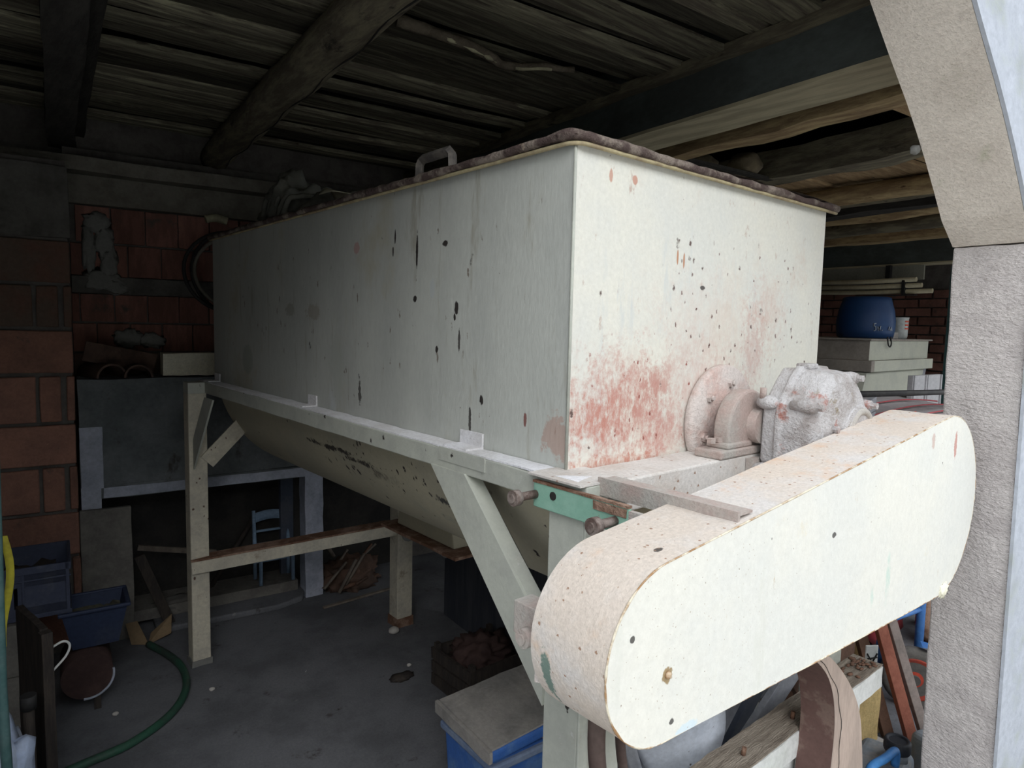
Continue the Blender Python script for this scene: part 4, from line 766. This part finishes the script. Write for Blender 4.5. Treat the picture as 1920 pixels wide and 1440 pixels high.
# stuff seen through the gap below the guard
def sheet(nm, label, pts, m, th=.006, cat='sheet', group=None):
    c = Vector(pts[0]); o = single(nm, MB().add([Vector(p) - c for p in pts], [tuple(range(len(pts)))]), m, label, cat, tuple(c), shed=True, group=group); o.modifiers.new('s', 'SOLIDIFY').thickness = th; return o
t = thing('torn_shade', 'pale blue-grey torn cone-shaped shade lying under the low end of the guard', 'shade', (.40, .05, .40), shed=True)
def cone(u, v):
    a = math.radians(4 - 66 * u); r = .012 + .27 * v
    return (-.12 + r * math.cos(a), -.05 + .10 * u - .05 * math.sin(u * 3) * v, .28 + r * math.sin(a) * .85 - .03 * v)
obj('pale_face', MB().grid(cone, 14, 6), M_sheet, t).modifiers.new('s', 'SOLIDIFY').thickness = .004
obj('grey_face', MB().grid(lambda u, v: (-.13 - .06 * (1 - v) * u + .05 * v * u - .02 + .10 * v * (1 - u) + .03 * u, -.03 + .02 * u, .275 - .27 * v), 4, 6), M_conduit, t).modifiers.new('s', 'SOLIDIFY').thickness = .004
single('shell_stand', MB().lathe([(.10, 0), (.11, .02), (.10, .3), (.09, .395)], 0, 0, 18), M_slate, 'dark round drum under the pale torn shade', 'drum', (.43, .12, 0), shed=True)
plank_thing('grey_profile', 'ribbed grey metal profile slanting up behind the balustrade', (.56, .10, .25), (.98, .02, .72), .07, .02, M_conduit, cat='profile')
plank_thing('grey_profile', 'dark narrow metal profile right beside the ribbed grey one', (.66, .16, .22), (1.0, .12, .70), .05, .02, M_slate, cat='profile')
plank_thing('wooden_strut', 'brown wooden strut crossing the metal profiles behind the balustrade', (1.22, .16, .40), (.86, .10, .78), .06, .02, M_brownboard, cat='strut')
single('grey_cabinet', MB().box((-.30, 0, 0), (.22, .3, .62)).box((-.28, -.006, .03), (-.05, 0, .58)).box((-.03, -.006, .03), (.20, 0, .58)), M_conduit, 'grey sheet-metal cabinet behind the balustrade', 'cabinet', (.95, .36, 0), shed=True, bevel=.003)
single('white_pallet', MB().box((-.02, -.3, 0), (.3, .25, .05)), M_pale, 'pale dusty board on the floor behind the balusters', 'board', (1.30, .75, 0), shed=True)
single('foam_cushion', rbox((-.10, -.05, 0), (.07, .05, .26), (4, 2, 6), .006, 14, 3), M_foam_y, 'ochre yellow foam block between the balustrade and leaning boards', 'foam', (1.69, .22, .06), shed=True)
single('stone_slab', rbox((-.14, -.09, 0), (.12, .09, .06), (3, 3, 1), .003, 8), M_pale, 'pale slab below the yellow foam block', 'slab', (1.66, .24, 0), shed=True)
t = thing('number_plate', 'small white card with black scribbled sign on a brown wall box', 'card', (1.60, .14, .40), shed=True, rotz=-.5)
obj('card', MB().box((-.025, -.003, .03), (.025, .003, .10)), M_white_paint, t, bevel=.004)
obj('scribble', MB().tube([(-.02, -.005, .07), (-.004, -.005, .045), (-.02, -.005, .03)], .003, 5).tube([(-.018, -.005, .05), (.02, -.005, .055)], .003, 5).tube([(.002, -.005, .035), (.02, -.005, .07)], .003, 5), M_near_black, t)
single('red_box', MB().box((-.16, 0, 0), (.04, .16, .62)), M_brownboard, 'dark red-brown box standing behind the end of the balustrade', 'box', (1.52, .18, 0), shed=True, bevel=.004)
# leaning boards
lean = [((1.865, .235, 0), (1.63, .40, .78), .022, M_black, 'black round pipe leaning left of the brown boards', 'pipe'),
        ((1.905, .20, 0), (1.70, .36, .80), .05, M_brownboard, 'dark brown board leaning just right of the black pipe', 'board'),
        ((1.915, .235, 0), (1.74, .42, .80), .05, M_ochre, 'ochre yellow board between the brown and the red board', 'board'),
        ((1.955, .13, 0), (1.76, .30, .80), .05, M_red, 'red-brown painted board leaning at the middle of the bundle', 'board'),
        ((2.01, .10, 0), (1.82, .30, .82), .042, M_greyboard, 'grey-brown board leaning rightmost, in front of the red wheel', 'board')]
for k, (p, q, wd, m, lb_, ct_) in enumerate(lean):
    if k == 0: single('leaning_pipe', MB().cyl((0, 0, .02), tuple(Vector(q) - Vector(p)), .017, n=12), m, lb_, ct_, p, shed=True)
    else:
        o = plank_thing('leaning_board', lb_, p, q, wd, .022, m, cat=ct_, nrm=(.3, 1, 0)); o.location.z = .012
# hand truck
t = thing('hand_truck', 'blue hand truck with black tyre on a red rim near the column', 'hand truck', (2.24, .26, 0), rotz=-1.0, shed=True)
wh = obj('tyre', MB().lathe([(.085, -.025), (.115, -.034), (.132, -.022), (.134, 0), (.132, .022), (.115, .034), (.085, .025)], 0, .134, 32, axis='y'), M_tyre, t)
obj('wheel_rim', MB().lathe([(.02, -.030), (.05, -.020), (.075, -.024), (.090, -.032), (.096, -.030), (.09, 0), (.02, 0)], 0, .134, 28, axis='y'), M_rim, t); obj('hub', MB().cyl((0, -.04, .134), (0, .06, .134), .022, n=14), M_tyre, t)
obj('frame_tube', MB().tube([(.044, .198, .10), (.051, .246, .39), (.006, .305, 1.0)], .019, 12), M_bluepaint, t); obj('frame_tube', MB().tube([(-.139, .042, .14), (-.131, .0, .39), (-.21, -.031, 1.0)], .017, 12), M_bluepaint, t)
obj('cross_tube', MB().cyl((-.13, .0, .36), (.05, .24, .36), .012, n=10), M_bluepaint, t); obj('mudguard', MB().grid(lambda u, v: (.02 + .155 * math.sin(u * 1.5), -.035 + .07 * v, .134 + .155 * math.cos(u * 1.5)), 10, 1), M_bluepaint, t)
obj('axle', MB().cyl((0, 0, .134), (.03, .25, .134), .012, n=10), M_tyre, t)
single('red_machine_part', MB().blob((0, 0, .2), (.22, .14, .22), .3, 2.5, 6, 3, flat0=.002), M_hoodred, 'dull red machine part on the floor behind the hand truck', 'machine part', (2.75, .72, 0), shed=True)
single('rusty_wheel', MB().lathe([(.10, -.02), (.15, -.03), (.16, 0), (.15, .03), (.10, .02)], 0, .16, 28, axis='y'), M_rust, 'rusty wheel leaning in the dark behind the hand truck', 'wheel', (3.0, .50, 0), shed=True)
# canisters
def canister(x, y, rot, label, m, hm, a=.13):
    t = thing('canister', label, 'canister', (x, y, 0), rotz=rot, shed=True)
    obj('body', MB().add(taper(a, .09, a - .005, .085, 0, .165), [(0, 3, 2, 1), (4, 5, 6, 7), (0, 1, 5, 4), (1, 2, 6, 5), (2, 3, 7, 6), (3, 0, 4, 7)]), m, t, bevel=.03, seg=4); return t
t = canister(1.42, .01, .25, 'dusty blue canister with black screw cap and bright blue handle', M_can, M_can_blue, .20)
obj('neck', MB().cyl((.114, -.039, .155), (.114, -.039, .195), .036, n=20), M_can, t)
cp = obj('cap', MB().lathe([(.041, .19), (.043, .195), (.043, .225), (.038, .232), (.030, .230), (.028, .226)], .114, -.039, 28), M_cap, t); obj('handle', MB().tube(smoothpath([(.060, -.045, .165), (.050, -.045, .222), (-.03, -.030, .228), (-.11, -.005, .222), (-.125, .0, .15)], 4), [.014] * 17, 10), M_can_blue, t)
canister(1.86, -.05, -.2, 'second dusty canister, bluish, at the foot of the column', M_can, M_can_blue)
canister(1.16, .30, .6, 'dull blue canister lying flat behind the curved brown rim', M_can, M_can_blue)
# ------------------------------------------------------------------ right-hand bay, far
def mixer2():
    t = thing('second_mixer', 'smaller cream mixer with a blue barrel on top in the far bay', 'machine', (3.64, .86, 0))
    obj('tank_end', MB().box((0, 0, 1.47), (1.06, .01, 1.60)), M_mix2, t); obj('tank_side', MB().box((-.004, .0, 1.47), (0, 2.2, 1.60)), M_mix2_shaded, t); obj('tank_side', MB().box((1.056, .0, 1.47), (1.06, 2.2, 1.60)), M_mix2_shaded, t)
    obj('lid', MB().box((-.02, -.015, 1.60), (1.10, 2.22, 1.612)), M_mix2_shaded, t, bevel=.003)
    obj('end_beam', MB().box((.02, -.03, 1.395), (1.09, -.001, 1.468)), M_mix2, t, bevel=.003); obj('side_rail', MB().box((-.03, -.03, 1.395), (.019, 2.2, 1.468)), M_mix2_shaded, t, bevel=.003)
    a = [(.53 + .50 * math.cos(math.radians(k)), 1.39 + .20 * math.sin(math.radians(k))) for k in range(180, 361, 10)]
    b_ = [(-.02, 1.39), (-.06, 1.30), (-.09, 1.222), (-.02, 1.215), (.5, 1.212), (.68, 1.222), (.82, 1.25), (.92, 1.295), (.98, 1.34), (1.0, 1.39)]
    obj('trough', MB().prism(b_, 'y', .0, 2.2), M_mix2, t); obj('side_cover', MB().box((-.9, .1, 1.22), (-.10, 2.0, 1.39)), M_mix2_shaded, t); obj('spout', MB().box((-.12, -.012, 1.19), (-.06, .1, 1.25)), M_mix2, t)
    mo = obj('motor', MB().cyl((1.12, .05, 1.385), (1.12, .30, 1.385), .085, n=24).box((1.0, .1, 1.34), (1.06, .25, 1.39)), M_conduit, t, label='grey ribbed electric motor')
    mo2 = [obj('cooling_fin', MB().lathe([(.094, .06 + k * .03), (.096, .07 + k * .03)], 1.12, 1.385, 24, axis='y'), M_conduit, mo) for k in range(6)]
    for (x, y) in ((.1, .5), (.9, .5), (.1, 2.1), (.9, 2.1)): obj('leg', MB().box((x - .03, y, 0), (x + .03, y + .06, 1.215)), M_mix2_shaded, t)
mixer2()
t = thing('blue_barrel', 'dark blue plastic barrel with white scrawl standing on the second mixer', 'barrel', (3.985, 1.50, 1.6125), shed=True)
obj('shell', MB().lathe([(.165, 0), (.182, .01), (.190, .06), (.192, .12), (.18, .20), (.16, .265), (.155, .29), (.12, .297)], 0, 0, 36), M_barrel, t)
cs = MB()
def stroke(pts):
    P_ = []
    for (a, z) in pts: P_.append((  .1945 * math.cos(a), .1945 * math.sin(a), z))
    cs.tube(P_, .0035, 5)
b0 = -2.36
stroke([(b0 + .05, .105), (b0 - .02, .103), (b0 - .02, .085), (b0 + .04, .085), (b0 + .05, .06), (b0 - .02, .052)])
stroke([(b0 + .11, .085), (b0 + .13, .055), (b0 + .16, .08), (b0 + .19, .055), (b0 + .21, .088)]); stroke([(b0 + .27, .055), (b0 + .28, .062)]); stroke([(b0 + .55, .06), (b0 + .57, .085)]); stroke([(b0 + .62, .055), (b0 + .67, .08), (b0 + .72, .055)])
obj('scrawl', cs, M_chalk, t, label='white hand-written 5w mark')
t = thing('paint_bucket', 'small translucent bucket with red and white striped label beside the barrel', 'bucket', (4.34, 1.43, 1.6125), shed=True)
obj('shell', MB().lathe([(.050, 0), (.055, .02), (.057, .15), (.060, .152), (.060, .158)], 0, 0, 24), M_jar, t)
for k in range(3): obj('label_stripe', MB().grid(lambda u, v: (.058 * math.cos(-2.1 + .9 * u), .058 * math.sin(-2.1 + .9 * u), .07 + .026 * k + .011 * v), 6, 1), M_redcrate, t)
single('wire_hook', MB().tube(smoothpath([(-.03, 0, .012), (-.02, -.004, -.04), (.01, -.006, -.055), (.03, -.004, -.03), (.02, 0, .012)], 5), .005, 6), M_black, 'black wire loop hanging over the second mixer\'s rim', 'wire', (3.90, .842, 1.615))
single('small_box', MB().box((-.05, -.03, 0), (.05, .03, .045)), M_pale, 'little pale box on the right end of the second mixer', 'box', (4.36, 1.0, 1.6125))
for k, (dz, y0, y1, lb_) in enumerate(((.10, 1.80, 3.3, 'topmost of the long cream pipes hung below the fascia'), (.05, 1.76, 3.3, 'middle long cream pipe, under the topmost one'), (.0, 1.68, 3.3, 'lowest and longest of the cream pipes'))):
    single('long_pipe', MB().tube([(.02 * k, 0, .0), (0, .5, -.005), (0, y1 - y0, .02)], .021, 10), M_pipe, lb_, 'pipe', (5.35, y0, 2.025 + dz), shed=True)
single('pipe_hanger', MB().box((-.03, -.012, 0), (.03, .012, .13)).box((-.03, -.10, -.008), (.03, .4, .0)), M_black, 'black bracket holding the long cream pipes', 'bracket', (5.36, 1.90, 1.995), shed=True)
single('fascia_board', MB().box((0, 0, 0), (.02, 1.5, .13)), M_fascia, 'grey-green board above the long cream pipes', 'board', (5.52, 1.82, 2.135), shed=True, bevel=.002)
single('black_post', MB().box((-.02, -.02, 0), (.02, .02, .2)), M_black, 'short black post in front of the fascia board', 'post', (5.47, 2.10, 2.07), shed=True)
single('steel_column', MB().box((-.03, -.03, 0), (.03, .03, 2.27)), M_post, 'dark steel column at the right end of the cream pipes', 'column', (5.9, 1.72, 0), shed=True)
single('shelf_unit', MB().box((0, 0, 0), (.35, 1.6, .03)).box((0, 0, .4), (.35, 1.6, .43)).box((.33, 0, .03), (.35, 1.6, 1.5)), M_dark_wood, 'dark shelving in front of the far right wall', 'shelf', (6.7, .2, 0), shed=True)
t = thing('red_hood', 'large red machine hood with dusty grey top near the column', 'machine', (2.55, .50, 0), shed=True)
obj('hood_top', MB().grid(lambda u, v: (-.35 + 1.15 * u, -.04 + .44 * v, 1.215 + .085 * math.sin(.4 + u * 2.0) - .05 * (1 - v)), 18, 4), M_hoodgrey, t); obj('hood_side', MB().grid(lambda u, v: (-.35 + 1.15 * u, -.04 - .02 * v, 1.215 + .085 * math.sin(.4 + u * 2.0) - .05 - .5 * v * (.3 + .7 * u)), 18, 3), M_hoodred, t)
for k in range(3): obj('hood_line', MB().tube([(-.30 + 1.1 * u / 12, -.02 + .12 * k, 1.222 + .085 * math.sin(.4 + (.05 + .95 * u / 12) * 2.0) - .05 * (1 - (.17 + .27 * k))) for u in range(13)], .004, 5), M_hoodred, t)
for x in (-.2, .6): obj('leg', MB().box((x, .1, 0), (x + .06, .16, 1.16)), M_hoodred, t)
for k, (x, w2, lb_) in enumerate(((3.30, .11, 'left pale grey panel standing behind the red hood'), (3.48, .13, 'right pale grey panel behind the red hood, next to the column'))):
    single('cladding_sheet', MB().box((-w2 / 2 * 1.5, 0, 0), (w2 / 2 * 1.5, .03, .57)).box((-w2 * .7, -.008, 0), (-w2 * .6, 0, .57)).box((w2 * .6, -.008, 0), (w2 * .7, 0, .57)), M_sheetgrey, lb_, 'panel', (x, .80, .84), shed=True, bevel=.002)
single('bench_top', MB().box((.45, -.08, .80), (.95, .10, .835)).box((.47, 0, 0), (.52, .05, .8)).box((.88, 0, 0), (.93, .05, .8)), M_dark_wood, 'dark bench carrying the grey panels', 'bench', (2.7, .80, 0), shed=True)
single('black_bar', MB().tube([(-.6, .0, .012), (1.0, 0, -.03)], .014, 8), M_black, 'long black bar running level in front of the second mixer', 'bar', (2.45, .48, 1.375), shed=True)
t = thing('red_basket', 'small bright red wire basket in front of the red hood', 'basket', (2.37, .42, 1.215), shed=True)
obj('frame', MB().tube([(-.04, 0, 0), (-.04, 0, .06), (.055, 0, .075), (.075, 0, .03)], .005, 6).tube([(-.06, 0, 0), (-.06, 0, .05)], .012, 6), M_redcrate, t)
for k in range(4): plank_thing('stacked_rail', ('%s grey rail stacked at the left end of the red hood' % ('topmost', 'second', 'third', 'lowest')[k]), (2.10, .50, 1.325 - k * .035), (2.44, .62, 1.325 - k * .035), .03, .024, M_conduit, cat='rail', nrm=(0, 1, 0))
single('gear_clutter', MB().blob((0, 0, .6), (.12, .10, .62), .25, 4, 3, 4, flat0=.002), M_conduit, 'grey jumble of metal between the gearbox and the red hood', 'clutter', (2.05, .62, 0), shed=True, kind='stuff')
# sacks on the open joists, branch on the ceiling
single('burlap_sack', MB().blob((0, 0, .05), (.10, .12, .07), .2, 2, 1, 3, flat0=.001), M_sack, 'brown burlap sack lying on the joists, nearest the mixer lid', 'sack', (2.02, 1.44, 2.468), shed=True)
single('burlap_sack', MB().blob((0, 0, .05), (.075, .09, .07), .2, 2, 4, 3, flat0=.001), M_sack, 'brown burlap sack up on the joists behind the first', 'sack', (2.18, 1.25, 2.468), shed=True)
single('green_bottle_heap', MB().blob((0, 0, .07), (.12, .12, .09), .4, 3, 8, 3, flat0=.001), M_fascia, 'greenish bundle lying up on the joists near the column', 'bundle', (1.95, .66, 2.79), shed=True)
single('white_lump', MB().blob((0, 0, 0), (.014, .013, .013), .5, 3, 3, 2), M_plaster, 'white lump of foam on the inner edge of the arch', 'lump', (1.035, -.148, 2.135), shed=True)
t = thing('bare_branch', 'split bark-covered branch hanging below the ceiling boards', 'branch', (.0, 0, 0), shed=True)
bp_ = smoothpath([(.09, 1.04, 2.625), (.18, 1.02, 2.615), (.33, 1.01, 2.600), (.46, 1.05, 2.60), (.56, 1.09, 2.605), (.68, 1.03, 2.612), (.80, 1.0, 2.62)], 5)
obj('bark', MB().tube(bp_, [.018 * (1.2 - .6 * i / len(bp_)) for i in range(len(bp_))], 9).rough(.006, 25, 2), M_branch, t)
obj('bare_patch', MB().tube([(p.x, p.y - .008, p.z - .010) for p in bp_[7:17]], [.006 + .003 * math.sin(i * 2.) for i in range(10)], 7).rough(.003, 40), M_branch_pale, t); obj('bare_patch', MB().tube([(p.x, p.y - .006, p.z - .008) for p in bp_[21:27]], .0065, 7).rough(.003, 40), M_branch_pale, t)
